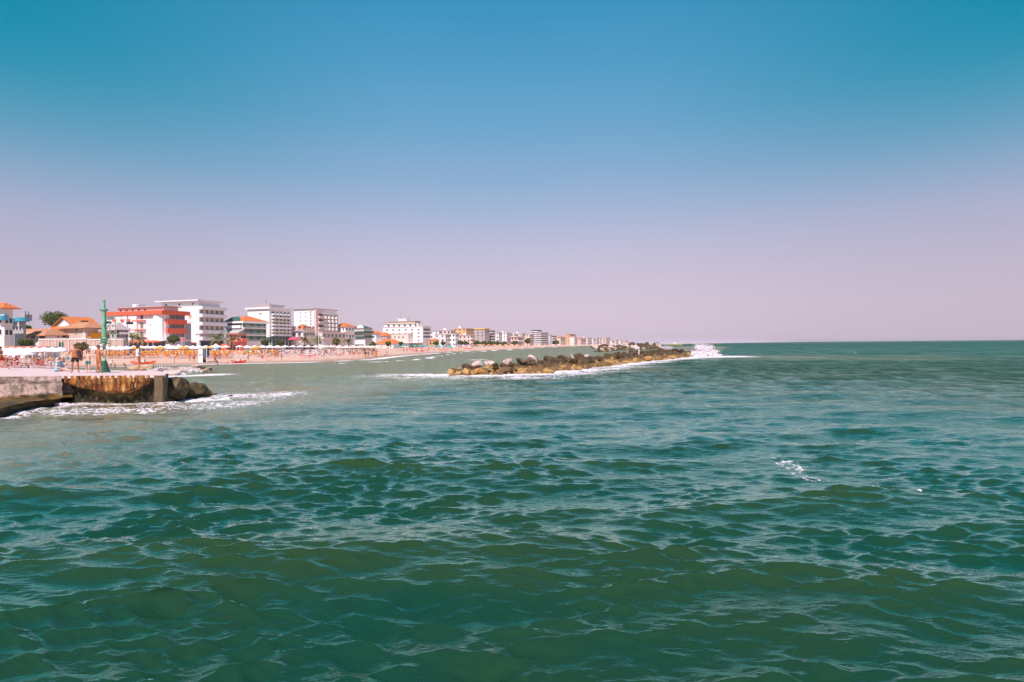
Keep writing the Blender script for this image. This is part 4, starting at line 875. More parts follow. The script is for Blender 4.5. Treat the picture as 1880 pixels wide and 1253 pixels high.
# --- houses up to the dip
b = Bld('guest_house', 'white house with orange roof and blue shutters right of the pink stair tower hotel', 615, 634, 651, 600, 352, 'white', a=24, cat='house')
b.hip(b.h(592)-b.h(600), ov=0.9)
for p_ in (608, 621): b.grid('f', 0.3, 1.0, 2, [b.h(p_)], 1.3, 2.0, 'bluesh', False); b.grid('s', 0.02, 0.98, 3, [b.h(p_)], 1.3, 2.0, 'bluesh', False); b.balc('s', 0, b.L, b.h(p_+0.5), 1.2, 0.9, 'metalw', rail=True)
b = Bld('apartment_house', 'green roofed building with dark green planted balconies left of the tiled cottages', 646, 668, 684, 603, 372, 'white2', a=24, cat='house')
b.part('roof', MB().hip(-b.W-0.6, 0.2, -0.6, b.L, b.H, b.h(596.5)), 'dteal'); b.part('arched_gable', MB().lathe([(2.4, 0), (2.4, 0.9)], 24).v and MB().add([(-2.6+2.6*math.cos(math.pi*k/10)*1.0, -0.7, b.H+2.2*math.sin(math.pi*k/10)) for k in range(11)]+[(-2.6+2.6*math.cos(math.pi*k/10), 0.4, b.H+2.2*math.sin(math.pi*k/10)) for k in range(11)], [tuple(range(10, -1, -1)), tuple(range(11, 22))]+[(k, k+1, k+12, k+11) for k in range(10)]), 'white')
for p_ in (611.5, 620.5): 
    b.part('planted_balcony', MB().box(-b.W*0.95, 1.5, -1.5, b.L, b.h(p_), b.h(p_-3)), 'dteal'); b.hole('f', -b.W*0.5, b.h(p_-3.2), b.W*0.85, 1.3, 'cream', name='recess_shade_wall'); b.hole('s', b.L*0.5, b.h(p_-3.2), b.L*0.9, 1.3, 'cream', name='recess_shade_wall')  # cream sheets give the recess shade behind the balconies as colour
b.part('ground_floor_screen', MB().box(-b.W*0.9, 2.5, -2.0, -1.6, 0, b.h(624)), 'metalw'); b.grid('f', 0.1, 0.9, 4, [b.h(628)], 1.1, 1.1, 'glass', False)
b = Bld('cottage', 'white cottage with pitched orange roof right of the green planted balconies', 678, 690, 699, 613, 395, 'white', a=30, cat='house'); b.hip(b.h(607)-b.h(613)); b.grid('f', 0.2, 0.9, 2, [b.h(620)], 1, 1.4)
b = Bld('cottage', 'tall narrow tiled cottage, second of the orange roofed cottages right of the green balconies', 694, 709, 717, 617, 405, 'pink', a=30, cat='house'); b.hip(b.h(610)-b.h(617)); b.grid('f', 0.2, 0.9, 3, [b.h(624)], 1, 1.4)
b = Bld('bungalow', 'long low house with wide orange roof, nearest the beach in front of the tiered hotel', 690, 722, 738, 631, 360, 'white', a=30, cat='house', z0=1.3)
b.part('roof', MB().hip(-b.W-0.8, 0.9, -0.9, b.L+0.8, b.H, b.h(622.5)), 'tile'); b.grid('f', 0.05, 0.95, 5, [0.8], 1.3, 1.0)
# --- the big tiered hotel
b = Bld('hotel', 'big white tiered hotel with roof terraces and two antennas in the middle of the bay', 703, 776, 791, 600, 470, 'white', a=22)
b.flat('white2', 0.5, 0.5); b.house(-b.W*0.97, -b.W*0.12, 0.4, b.L*0.9, b.H, b.h(594), 'white', 'setback_storey'); b.flat('beige', 0.7, 0.3, z=b.h(594), x=(-b.W*0.95, -b.W*0.18), y=(0.4, b.L*0.85), name='terrace_slab')
b.house(-b.W*0.88, -b.W*0.22, 2, b.L*0.8, b.h(593.5), b.h(589.5), 'cream', 'roof_terrace'); b.flat('slab', 0.8, 0.4, z=b.h(589.5), x=(-b.W*0.88, -b.W*0.22), y=(2, b.L*0.8), name='terrace_roof')
b.house(-b.W*0.66, -b.W*0.44, 3, b.L*0.6, b.h(588.5), b.h(584), 'white', 'lift_house')
for x in (0.38, 0.45, 0.52): b.part('window', MB().box(-b.W*(1-x), -b.W*(1-x)+0.9, 2.94, 3.0, b.h(587), b.h(585.6)), 'glass')
b.antennas([(-b.W*0.62, 4, b.h(584), b.h(570)-b.h(584)), (-b.W*0.42, 4, b.h(584), b.h(578)-b.h(584))])
b.grid('f', 0.03, 0.98, 6, [b.h(p) for p in (607, 613.5, 620, 627)], 2.0, 1.5, 'curtain'); b.grid('f', 0.08, 0.9, 6, [b.h(599)+0.2], 1.8, 1.2, 'glass', False)
b.part('front_block', MB().box(-b.W*0.86, -b.W*0.24, -7, -0.02, 0, b.h(613)), 'cream'); b.part('front_block_roof', MB().box(-b.W*0.87, -b.W*0.23, -7.4, 0, b.h(613), b.h(611.8)), 'pink')
for i in range(5): b.part('front_window', MB().box(-b.W*0.8+i*4, -b.W*0.8+i*4+1.6, -7.06, -7, b.h(621), b.h(617.5)), 'curtain')
b.part('ground_canopy', MB().box(-b.W*0.9, 1, -9, 0, b.h(630), b.h(628.8)), 'white2'); b.grid('s', 0.1, 0.9, 5, [b.h(p) for p in (607, 613.5, 620)], 1.8, 1.5, 'glass', False)

# --- the long row beyond
FAR = [ # left, corner, right, top, Y, wall, floors, roof, label
 (788, 806, 812, 608, 520, 'white', 4, 'flat', 'plain white block just right of the tiered hotel'),
 (797, 818, 826, 614, 505, 'white2', 3, 'flat', 'lower cream block with wide veranda in front of the plain white block'),
 (806, 828, 836, 607, 560, 'pink', 4, 'flat', 'pale pink block with a wide flat roof left of the orange building'),
 (824, 836, 843, 613, 540, 'white', 3, 'flat', 'white terraced building stepping down below the orange building'),
 (787, 801, 806, 625, 470, 'orangew', 1, 'hip', 'small ochre roofed bungalow beside the tiered hotel foot'),
 (833, 856, 870, 603.5, 640, 'orangew', 6, 'flat', 'peach orange apartment block with dark windows'),
 (842, 864, 872, 616, 600, 'pink', 3, 'flat', 'low pink fronted building in front of the orange block'),
 (866, 890, 899, 603.5, 680, 'slab', 6, 'yellow', 'brown grey block with yellow roof parapet and stacked balconies'),
 (895, 902, 909, 607, 700, 'white', 6, 'flat', 'slim white tower with black banded balconies right of the yellow topped block'),
 (906, 916, 922, 611, 740, 'white2', 4, 'flat', 'white block with dark roof right of the slim white tower'),
 (915, 930, 940, 611.5, 760, 'white', 5, 'flat', 'broad white block with a row of dark windows below its roof'),
 (932, 944, 952, 613.5, 790, 'white', 4, 'flat', 'white block left of the pink roofed one'),
 (938, 950, 960, 619, 740, 'pink', 2, 'slab', 'low pink building with a projecting dark pink roof'),
 (942, 958, 966, 612.5, 850, 'cream', 4, 'flat', 'long cream block with dark roof line behind the pink roofed building'),
 (957, 972, 980, 615, 860, 'cream', 4, 'flat', 'cream block behind the tall dark green tree'),
 (975, 986, 995, 606, 960, 'white', 8, 'flat', 'tall white tower with dark striped floors, highest of the far row'),
 (983, 993, 1007, 610.5, 900, 'white', 7, 'flat', 'white striped balcony block in front of the highest far tower'),
 (1004, 1009, 1013, 615, 950, 'white', 5, 'flat', 'narrow plain white block at the right of the striped blocks'),
 (1011, 1016, 1022, 617, 980, 'white2', 4, 'flat', 'narrow white block with three dark bands'),
 (1018, 1029, 1037, 620, 990, 'cream', 3, 'hip', 'cream house with wide roof above the flat topped pine'),
 (1028, 1034, 1041, 619, 1120, 'white', 4, 'flat', 'small white block left of the orange topped far tower'),
 (1038, 1046, 1057, 614, 1090, 'orangew', 6, 'flat', 'far tower orange on its left side with a pale top slab'),
 (1046, 1054, 1060, 619, 1050, 'white', 4, 'flat', 'white block in front of the orange topped far tower'),
 (1056, 1066, 1076, 622.5, 1150, 'pink', 3, 'hip', 'low pink house row right of the orange topped far tower'),
 (1066, 1078, 1087, 620.5, 1250, 'white2', 4, 'flat', 'pale block with salmon roof line, right of the low pink houses'),
 (1082, 1089, 1095, 622.5, 1280, 'white', 4, 'flat', 'small pale block with dark top window band'),
 (1093, 1096, 1100, 621, 1400, 'white', 5, 'flat', 'first slim tower of the far pale trio'),
 (1099, 1102, 1105, 621.5, 1400, 'white2', 5, 'flat', 'second slim tower of the far pale trio'),
 (1104, 1107, 1110, 621, 1400, 'white', 5, 'flat', 'third slim tower of the far pale trio'),
 (1107, 1113, 1120, 620.5, 1480, 'pink', 5, 'flat', 'wide pink tower at the end of the far row'),
 (1118, 1123, 1128, 625.5, 1560, 'white', 3, 'flat', 'small pale house at the start of the hazy end of the bay'),
 (1126, 1131, 1136, 624.5, 1650, 'cream', 4, 'flat', 'hazy grey cream block near the end of the bay'),
 (1134, 1139, 1144, 625.5, 1750, 'white', 3, 'flat', 'hazy white block near the end of the bay'),
 (1143, 1148, 1153, 626, 1900, 'pink', 3, 'flat', 'last faint pink block at the end of the bay'),
]
for i, (pl, pc, pr, pt, Y, wl, nf, rf, lb) in enumerate(FAR):
    b = Bld('apartment_block' if nf > 3 else 'seaside_house', lb, pl, pc, pr, pt, Y, wl, a=24, cat='building'); fh = b.H/nf
    if rf == 'hip': b.hip(b.H*0.28, 'tileo', 0.8)
    elif rf == 'yellow': b.flat('yellow', 0.8, 1.4, z=b.H-0.9)
    elif rf == 'slab': b.flat('pink', 1.6, 0.8)
    else:
        b.flat(['slab', 'white', 'pink'][i % 3], 0.5, 0.4)
        if b.W > 12: b.house(-b.W*0.7, -b.W*0.45, 2, min(8, b.L*0.5), b.H+0.4, b.H+2.6, 'white2', 'roof_box')
    for k in range(nf):
        z = k*fh+fh*0.35
        if pl in (975, 983, 895, 1011): b.part('window_band', MB().box(-b.W*0.97, 0.04, -0.04, b.L*0.97, z, z+fh*0.5), 'glass'); b.part('balcony', MB().box(-b.W-0.3, 1.2, -1.2, b.L, k*fh-0.1, k*fh+fh*0.3), 'white')
        else:
            n = max(2, int(b.W/4.5)); mb = MB()
            for j in range(n): x = -b.W+b.W*(j+0.5)/n; mb.box(x-0.9, x+0.9, -0.05, 0.0, z, z+fh*0.42)
            mb2 = MB(); n2_ = max(2, int(min(b.L, 60)/4.5))
            for j in range(n2_): y = b.L*(j+0.5)/n2_; mb2.box(0, 0.05, y-0.9, y+0.9, z, z+fh*0.42)
            b.part('window_row', mb, 'glass' if (i+k) % 3 else 'curtain'); b.part('window_row', mb2, 'curtain' if i % 2 else 'glass')
            if k and i % 2 == 0: b.part('balcony', MB().box(0, 1.3, b.L*0.05, b.L*0.95, k*fh, k*fh+fh*0.3), {'slab': 'orangew', 'orangew': 'white', 'pink': 'white'}.get(wl, 'pink' if i % 4 else 'white'))
# ================================================================ people
def skin(verts, edges, rad, sub=2, root=0):
    """continuous body grown round a skeleton with the Skin modifier, baked to a mesh"""
    me = bpy.data.meshes.new('sk'); me.from_pydata(verts, edges, []); o = bpy.data.objects.new('sk', me); COL.objects.link(o)
    o.modifiers.new('s', 'SKIN')
    sv = me.skin_vertices
    if not sv:
        bm = bmesh.new(); bm.from_mesh(me); bm.verts.layers.skin.verify(); bm.to_mesh(me); bm.free(); sv = me.skin_vertices
    for i, r in enumerate(rad): sv[0].data[i].radius = r if isinstance(r, tuple) else (r, r); sv[0].data[i].use_root = (i == root)
    sb = o.modifiers.new('u', 'SUBSURF'); sb.levels = sub; sb.render_levels = sub
    dg = bpy.context.evaluated_depsgraph_get(); m2 = bpy.data.meshes.new_from_object(o.evaluated_get(dg))
    bpy.data.objects.remove(o); bpy.data.meshes.remove(me)
    m2.polygons.foreach_set('use_smooth', [True]*len(m2.polygons)); return m2
J0 = dict(pel=(0,0,.95), chest=(0,0,1.28), neck=(0,0,1.47), hd=(0,0.01,1.56), top=(0,0.0,1.70),
          hipL=(-.10,0,.90), kneeL=(-.12,.02,.50), ankL=(-.13,-.02,.09), toeL=(-.14,.14,.03), hipR=(.10,0,.90), kneeR=(.12,.02,.50), ankR=(.13,-.02,.09), toeR=(.14,.14,.03),
          shL=(-.19,0,1.40), elL=(-.26,-.02,1.12), wrL=(-.28,.05,.88), shR=(.19,0,1.40), elR=(.26,-.02,1.12), wrR=(.28,.05,.88))
RAD = dict(pel=(.155,.115), chest=(.165,.115), neck=.055, hd=.085, top=.078, hip=.088, knee=.058, ank=.038, toe=.035, sh=.062, el=.043, wr=.027)
def person(name, label, loc, rz, J={}, sc=1.0, mat_='skin', hair='hair', long=False, clothes=(), hands=True, group=None, hat=None, sub=2, face=True):
    j = dict(J0); j.update(J); look = Vector(j.get('_look', (0,1,0))).normalized(); keys = [k for k in j if k[0] != '_']; V = [Vector(j[k]) for k in keys]; ix = {k: i for i, k in enumerate(keys)}
    rad = []
    for k in keys:
        b = k.rstrip('LR') if k[-1] in 'LR' else k; rad.append(RAD[b])
    E = [('pel','chest'),('chest','neck'),('neck','hd'),('hd','top')]
    for s in 'LR': E += [('pel','hip'+s),('hip'+s,'knee'+s),('knee'+s,'ank'+s),('ank'+s,'toe'+s),('chest','sh'+s),('sh'+s,'el'+s),('el'+s,'wr'+s)]
    E = [(ix[a], ix[b]) for a, b in E]
    if hands:                                        # palm, four fingers of unequal length, thumb from the side of the palm
        for s in 'LR':
            e, w_ = Vector(j['el'+s]), Vector(j['wr'+s]); d = (w_-e).normalized(); side = d.cross(Vector((0,0,1)))
            side = side.normalized() if side.length > .2 else Vector((0,1,0)); up = side.cross(d)
            p = len(V); V.append(w_+d*.055); rad.append((.030,.020)); E.append((ix['wr'+s], p))
            for f, (o, ln) in enumerate(((-.030,.070),(-.010,.080),(.010,.075),(.030,.058))):
                a = len(V); V.append(w_+d*(.075+ln*.5)+side*o-up*.006); V.append(w_+d*(.075+ln)+side*o-up*.022); rad += [.0090, .0075]; E += [(p, a), (a, a+1)]
            a = len(V); V.append(w_+d*.060+side*-.045); V.append(w_+d*.092+side*-.055-up*.01); rad += [.010, .009]; E += [(p, a), (a, a+1)]
    if face:                                         # nose and ears grow from the head
        pass
    V = [tuple(v) for v in V]
    me = skin(V, E, rad, sub, ix['pel']); me.materials.append(M[mat_])
    bm = bmesh.new(); bm.from_mesh(me)
    h = Vector(j['hd']).lerp(Vector(j['top']), 0.45)
    for v in bm.verts:                               # sculpt the face: nose ridge, brow hollow, chin
        d = v.co-h
        if d.length < 0.17 and v.co.z > Vector(j['neck']).z:
            f = d.normalized().dot(look)
            if f > 0.86 and abs(d.z) < 0.05: v.co += look*0.022*(1-abs(d.z)/0.05)
    bm.to_mesh(me); bm.free()
    t = thing(name, label, 'person', loc, rz, group); t.scale = (sc, sc, sc); link('body', me, t)
    # hair: a cap over the skull, longer for some
    hb = MB(); bm = bmesh.new(); bmesh.ops.create_icosphere(bm, subdivisions=3, radius=1)
    hv = []; back = -look
    for v in bm.verts:
        c = v.co.normalized(); s = 1.0 if (c.dot(look) < 0.35 or c.z > 0.45) else 0.80
        if c.z < -0.35 and not long: s *= 0.75
        s *= 1+0.10*mnoise.noise(c*4)
        hv.append(Vector((c.x*.098*s, c.y*.108*s, c.z*.118*s)))
        if long and c.z < 0 and c.dot(back) > -0.1: hv[-1] += Vector((0,0,0.16*c.z))*1.3+back*0.02
    hb.add([h+Vector((0,0,.018))+back*.018+v for v in hv], [tuple(v.index for v in f.verts) for f in bm.faces]); bm.free()
    hb.build('hair', M[hair], t, sm=True)
    if face:                                         # eyes and mouth
        s_ = look.cross(Vector((0,0,1))).normalized()
        for sg in (-1, 1):
            e = MB(); c = h+look*.088+s_*.032*sg+Vector((0,0,.0)); e.lathe([(.010,-.006),(.012,0),(.010,.006)], 8); e.v = [tuple(Vector(v)+c) for v in e.v]; e.build('eye', M['hair'], t)
        e = MB(); c = h+look*.086+Vector((0,0,-.058)); e.box(-.022,.022,-.006,.006,-.005,.005); e.v = [tuple(Vector(v)+c) for v in e.v]; e.build('mouth', M['tancl'], t)
    for nm, kind, mt in clothes:
        if kind == 'shorts':
            ks = ['pel','hipL','hipR']; vv = [Vector(j['pel'])+Vector((0,0,.06)), Vector(j['pel']), Vector(j['hipL']), Vector(j['hipL']).lerp(Vector(j['kneeL']), .62), Vector(j['hipR']), Vector(j['hipR']).lerp(Vector(j['kneeR']), .62)]
            c = skin([tuple(v) for v in vv], [(0,1),(1,2),(2,3),(1,4),(4,5)], [(.150,.118),(.170,.135),.112,.098,.112,.098], 2, 1)
        elif kind == 'briefs':
            vv = [Vector(j['pel'])+Vector((0,0,.03)), Vector(j['pel'])+Vector((0,0,-.02)), Vector(j['hipL'])+Vector((0,0,-.03)), Vector(j['hipR'])+Vector((0,0,-.03))]
            c = skin([tuple(v) for v in vv], [(0,1),(1,2),(1,3)], [(.150,.122),(.165,.130),.100,.100], 2, 1)
        elif kind == 'shirt':
            vv = [Vector(j['pel'])+Vector((0,0,-.06)), Vector(j['pel'])+Vector((0,0,.1)), Vector(j['chest']), Vector(j['neck'])+Vector((0,0,-.07)), Vector(j['shL']), Vector(j['shL']).lerp(Vector(j['elL']), .9), Vector(j['shR']), Vector(j['shR']).lerp(Vector(j['elR']), .9)]
            c = skin([tuple(v) for v in vv], [(0,1),(1,2),(2,3),(2,4),(4,5),(2,6),(6,7)], [(.195,.15),(.178,.135),(.185,.135),.085,.080,.066,.080,.066], 2, 2)
        elif kind == 'dress':
            vv = [Vector(j['chest'])+Vector((0,0,.06)), Vector(j['chest']), Vector(j['pel']), Vector(j['pel'])+Vector((0,0.05,-.10))]
            c = skin([tuple(v) for v in vv], [(0,1),(1,2),(2,3)], [(.16,.13),(.21,.17),(.28,.26),(.30,.28)], 2, 1)
        elif kind == 'top':
            vv = [Vector(j['chest'])+Vector((0,0,.05)), Vector(j['chest'])+Vector((0,0,-.03))]
            c = skin([tuple(v) for v in vv], [(0,1)], [(.165,.118),(.172,.125)], 2, 0)
        c.materials.append(M[mt]); link(nm, c, t)
    return t
def JS(**k): return k
# --- on the jetty
def onjet(px, py): return tuple(atz(px, py, PZ))
p = onjet(138, 685.5)
man = person('person', 'bare chested man in black shorts looking down at the dark jacket in his arms', p, R(-145), JS(_look=(0.2,.85,-.45), top=(0.02,.06,1.69), kneeL=(-.13,.05,.50), ankL=(-.16,.0,.09), toeL=(-.20,.13,.03), kneeR=(.13,.02,.5), ankR=(.15,-.03,.09), toeR=(.19,.10,.03),
    elL=(-.38,-.10,1.17), wrL=(-.14,.22,1.10), elR=(.32,.06,1.14), wrR=(.16,.28,1.10)), sc=1.02, clothes=(('shorts','shorts','black'),), hair='hairb')
c = skin([(0,.0,.25),(.03,.05,.0),(.10,.04,-.20),(.2,.02,-.42)], [(0,1),(1,2),(2,3)], [.07,.12,.10,.045], 2, 1); c.materials.append(M['maroon'])
jk = link('jacket', c); jk.location = Vector(p)+Vector((0.30, -0.18, 1.17)); tag(jk, 'dark brown jacket bundled in the arms of the man in black shorts', 'jacket')
p = onjet(162, 685)
person('person', 'small boy in teal swimming trunks standing with arms held out', p, R(172), JS(elL=(-.34,-.02,1.16), wrL=(-.46,.04,.92), elR=(.34,-.02,1.16), wrR=(.50,.04,.98)), sc=0.80, mat_='skinp', hair='hairb', clothes=(('swim_trunks','shorts','tealcl'),))
p = onjet(181, 686)
person('person', 'curly haired woman in peach swimsuit leaning sideways to hold a toddler beside the green post', p, R(-18), JS(pel=(.0,0,.95), chest=(.0,0,1.28), kneeL=(-.13,.03,.5), ankL=(-.16,-.03,.09), toeL=(-.18,.1,.03), kneeR=(.10,.05,.5), ankR=(.20,-.02,.09), toeR=(.24,.1,.03),
    elR=(.34,-.05,1.16), wrR=(.20,.12,1.02), elL=(-.36,.05,1.22), wrL=(-.42,.24,1.26), _look=(0,1,0)), sc=0.98, hair='hairb', clothes=(('swimsuit_bottom','briefs','tancl'), ('swimsuit_top','top','tancl')))
person('person', 'toddler carried on the arm of the curly haired woman', (p[0]+0.36, p[1]+0.05, p[2]+0.66), R(60), JS(kneeL=(-.14,.26,.75), ankL=(-.16,.20,.42), toeL=(-.16,.32,.38), kneeR=(.14,.26,.75), ankR=(.16,.20,.42), toeR=(.16,.32,.38), elR=(.30,.16,1.22), wrR=(.30,.42,1.18)), sc=0.50, mat_='skinp', hair='hairb')
p = onjet(254.5, 681.5)
person('person', 'woman with long black hair and white shirt standing barefoot near the jetty end', p, R(-72), JS(_look=(0,.96,-.2), kneeL=(-.07,.03,.5), ankL=(-.07,-.05,.09), toeL=(-.07,.1,.03), kneeR=(.08,.06,.5), ankR=(.08,.05,.09), toeR=(.08,.2,.03), elL=(-.24,.03,1.14), wrL=(-.14,.22,1.06), elR=(.25,.05,1.14), wrR=(.14,.25,1.08)), sc=0.99, long=True, clothes=(('shirt','shirt','whitecl'), ('bikini_bottom','briefs','whitecl')))
p = onjet(96, 683)
person('person', 'person in pale blue top sitting on the jetty with legs stretched out to the right', (p[0], p[1]+0.5, p[2]-0.72), R(-95), JS(pel=(0,0,.84), chest=(0,.05,1.17), neck=(0,.10,1.36), hd=(0,.12,1.44), top=(0,.13,1.57), hipL=(-.10,.08,.82), kneeL=(-.13,.50,.84), ankL=(-.12,.90,.78), toeL=(-.13,.95,.88), hipR=(.10,.08,.82), kneeR=(.13,.48,.92), ankR=(.12,.88,.78), toeR=(.13,.93,.88),
    shL=(-.18,.06,1.28), shR=(.18,.06,1.28), elL=(-.26,.12,1.0), wrL=(-.2,.35,.92), elR=(.26,.12,1.0), wrR=(.2,.36,.95)), sc=1.0, mat_='skinp', clothes=(('blue_top','dress','bluecloth'),), hair='hairb')
p = onjet(1, 680)
person('person', 'person in red shorts striding in from the left edge of the photo', p, R(-80), JS(kneeL=(-.12,.25,.55), ankL=(-.12,.42,.14), toeL=(-.12,.56,.08), kneeR=(.12,-.05,.5), ankR=(.12,-.38,.2), toeR=(.12,-.34,.06), elL=(-.26,-.18,1.15), wrL=(-.26,-.02,.95), elR=(.26,.12,1.15), wrR=(.25,.32,1.1)), sc=0.97, clothes=(('shorts','shorts','sunredcl'),))
q = Vector(onjet(169, 681)); c = skin([(-.2,0,.1),(0,0,.16),(.2,0,.1)], [(0,1),(1,2)], [.09,.17,.10], 2, 1); c.materials.append(M['maroon']); o = link('bag', c); o.location = q+Vector((0.1,0.8,0)); tag(o, 'small dark bag lying on the jetty between the boy and the green post', 'bag')

# ================================================================ the green post
m, nt, b = newmat('verdigris_paint'); N = nt.nodes.new; L = nt.links.new
geo = N('ShaderNodeNewGeometry'); pos = geo.outputs['Position']
c1 = mixc(rng_(noise_(3.0, 8, 0.8, (1,1,.6)), 0.42, 0.60), (0.05, 0.26, 0.13), (0.30, 0.50, 0.36)); L(mixc(rng_(noise_(7, 6, 0.8), 0.58, 0.66), c1, (0.03, 0.12, 0.07)), b.inputs['Base Color']); b.inputs['Roughness'].default_value = 0.6; M['verd'] = m
M['verddk'] = mat('dark_green_base', (0.015, 0.09, 0.06), rough=0.7, amt=0.35, scale=3, bump=0.4)
M['lampglass'] = mat('frosted_glass', (0.62, 0.62, 0.64), rough=0.25, amt=0.15)
q = Vector(onjet(191.5, 684)); Yp = q.y
def zp(py): return zat(191.5, py, Yp)-PZ
post = thing('ornate_post', 'tall weathered green cast iron post with stacked rings standing on the jetty', 'lamp post', tuple(q))
MB().lathe([(0.33,0),(0.33,0.06),(0.28,0.12),(0.24,0.32),(0.20,0.44),(0.17,0.60),(0.14,0.68),(0.12,0.72)], 12).build('base', M['verddk'], post)
MB().lathe([(0.115,0.72),(0.125,0.78),(0.10,0.84),(0.088,zp(640)),(0.088,zp(635))], 20).build('lower_shaft', M['verd'], post, sm=False)
MB().rod((-0.33,0,zp(631)), (0.36,0,zp(631)), 0.022, None, 8).build('crossbar', M['verddk'], post)
MB().lathe([(0.09,zp(635)),(0.14,zp(632)),(0.10,zp(630.5)),(0.16,zp(629)),(0.20,zp(627.5)),(0.215,zp(626.5)),(0.15,zp(625.3)),(0.19,zp(623.5)),(0.20,zp(622)),(0.13,zp(619.5)),(0.135,zp(618))], 20).build('lower_capital', M['verd'], post)
MB().lathe([(0.13,zp(618.2)),(0.125,zp(600)),(0.118,zp(575)),(0.13,zp(573))], 20).build('upper_shaft', M['verd'], post)
MB().lathe([(0.13,zp(573)),(0.17,zp(571.5)),(0.225,zp(569.5)),(0.235,zp(568.4)),(0.14,zp(567.6)),(0.10,zp(566.8))], 20).build('upper_collar', M['verd'], post)
MB().lathe([(0.085,zp(567)),(0.08,zp(562)),(0.065,zp(554.5)),(0.11,zp(553)),(0.11,zp(552)),(0.06,zp(551)),(0.012,zp(549.5))], 16).build('finial', M['verd'], post)
MB().lathe([(0.05,zp(638.5)),(0.11,zp(637)),(0.13,zp(635)),(0.10,zp(632.6)),(0.03,zp(631.6))], 14, (-0.02,-0.22)).build('round_lantern', M['lampglass'], post)
q = atY(206, 640, 120); fm_ = thing('steel_mast', 'thin pale green twin pole mast with crossbars seen just right of the ornate post', 'mast', (q.x, q.y, 1.0))
for dx in (-0.5, 0.75): MB().rod((dx,0,0), (dx,0,zat(206, 577, 120)-1.0), 0.09, 0.07).build('pole', M['verd'], fm_)
for py in (582, 598, 614): z = zat(206, py, 120)-1.0; MB().rod((-0.9,0,z), (1.1,0,z), 0.06).build('crossbar', M['verd'], fm_)
q = atz(206, 684.5, PZ); MB()

# ================================================================ beach furniture
def make_umbrella(cm, lab, name='beach_umbrella'):
    t = thing(name, lab, 'umbrella', (0,0,-50)); MB().rod((0,0,0), (0,0,2.3), 0.03, 0.025, 6).build('pole', M['metalw'], t)
    mb = MB(); n = 8; top = (0,0,2.45); vs = [top]
    for i in range(n): a = 2*math.pi*i/n; vs.append((1.15*math.cos(a), 1.15*math.sin(a), 2.02))
    for i in range(n): a = 2*math.pi*i/n; vs.append((1.16*math.cos(a), 1.16*math.sin(a), 1.86))
    for i in range(n): a = 2*math.pi*i/n; vs.append((1.10*math.cos(a), 1.10*math.sin(a), 1.87))
    vs.append((0,0,2.40))
    fs = [(0,i+1,(i+1)%n+1) for i in range(n)]+[(i+1,i+1+n,(i+1)%n+1+n,(i+1)%n+1) for i in range(n)]+[(i+1+n,i+1+2*n,(i+1)%n+1+2*n,(i+1)%n+1+n) for i in range(n)]+[(3*n+1,(i+1)%n+1+2*n,i+1+2*n) for i in range(n)]
    mb.add(vs, fs).build('canopy', M[cm], t); return t
def make_lounger(cm, lab):
    t = thing('sun_lounger', lab, 'lounger', (0,0,-50))
    mb = MB(); mb.box(-0.31,-0.26,-0.95,0.95,0.28,0.33).box(0.26,0.31,-0.95,0.95,0.28,0.33)
    for x in (-0.29, 0.29):
        for y in (-0.7, 0.7): mb.box(x-0.02,x+0.02,y-0.02,y+0.02,0,0.28)
    mb.build('frame', M['metalw'], t)
    mb = MB(); mb.add([(-.26,-.95,.33),(.26,-.95,.33),(.26,.25,.33),(-.26,.25,.33),(-.26,.95,.75),(.26,.95,.75),(-.26,-.95,.29),(.26,-.95,.29),(.26,.25,.29),(-.26,.25,.29),(-.26,.95,.71),(.26,.95,.71)], [(0,1,2,3),(3,2,5,4),(9,8,7,6),(10,11,8,9),(0,6,7,1),(4,5,11,10),(1,7,8,2),(2,8,11,5),(0,3,9,6),(3,4,10,9)])
    mb.build('sling', M[cm], t)
    mb = MB(); mb.add([(-.30,.80,.98),(.30,.80,.98),(.30,1.05,1.12),(-.30,1.05,1.12),(.30,.5,1.1),(-.30,.5,1.1),(-.3,.8,.94),(.3,.8,.94),(.3,1.05,1.08),(-.3,1.05,1.08)], [(5,4,1,0)[::-1],(0,1,2,3),(6,7,1,0),(9,8,7,6),(3,2,8,9)]); mb.rod((-.3,.8,.7),(-.3,.8,.95),.02,None,4).rod((.3,.8,.7),(.3,.8,.95),.02,None,4); mb.build('sun_hood', M[cm], t)
    return t
rb = random.Random(21); UMB = 0; LNG = 0
def beach_pt(px, Y): X = atY(px, 640, Y).x; return X, Y, sand(X, Y)
LM = [(70,'at the far left edge'),(130,'behind the sitting person'),(180,'behind the boy in teal trunks'),(235,'just right of the green post'),(290,'behind the woman in white'),(345,'below the red banded hotel'),(415,'below the star hotel'),(455,'below the coral red building'),(535,'below the zigzag balcony hotel'),(620,'below the stair tower hotel'),(690,'below the green planted balconies'),(760,'left of the tiered hotel'),(795,'below the tiered hotel'),(835,'left of the orange block'),(870,'below the orange block'),(910,'below the yellow topped block'),(960,'below the pink roofed building'),(1000,'below the striped blocks'),(9999,'near the far end of the bay')]
def landmark(px): return [n for l, n in LM if px < l][0]
CN = dict(whitec='white', orange='orange', yellowc='yellow', redc='red', bluec='dark blue', beigec='sand coloured', tealc='turquoise', pinkc='faint pink')
ORD = ['front row', 'second row', 'third row', 'fourth row', 'fifth row', 'sixth row']
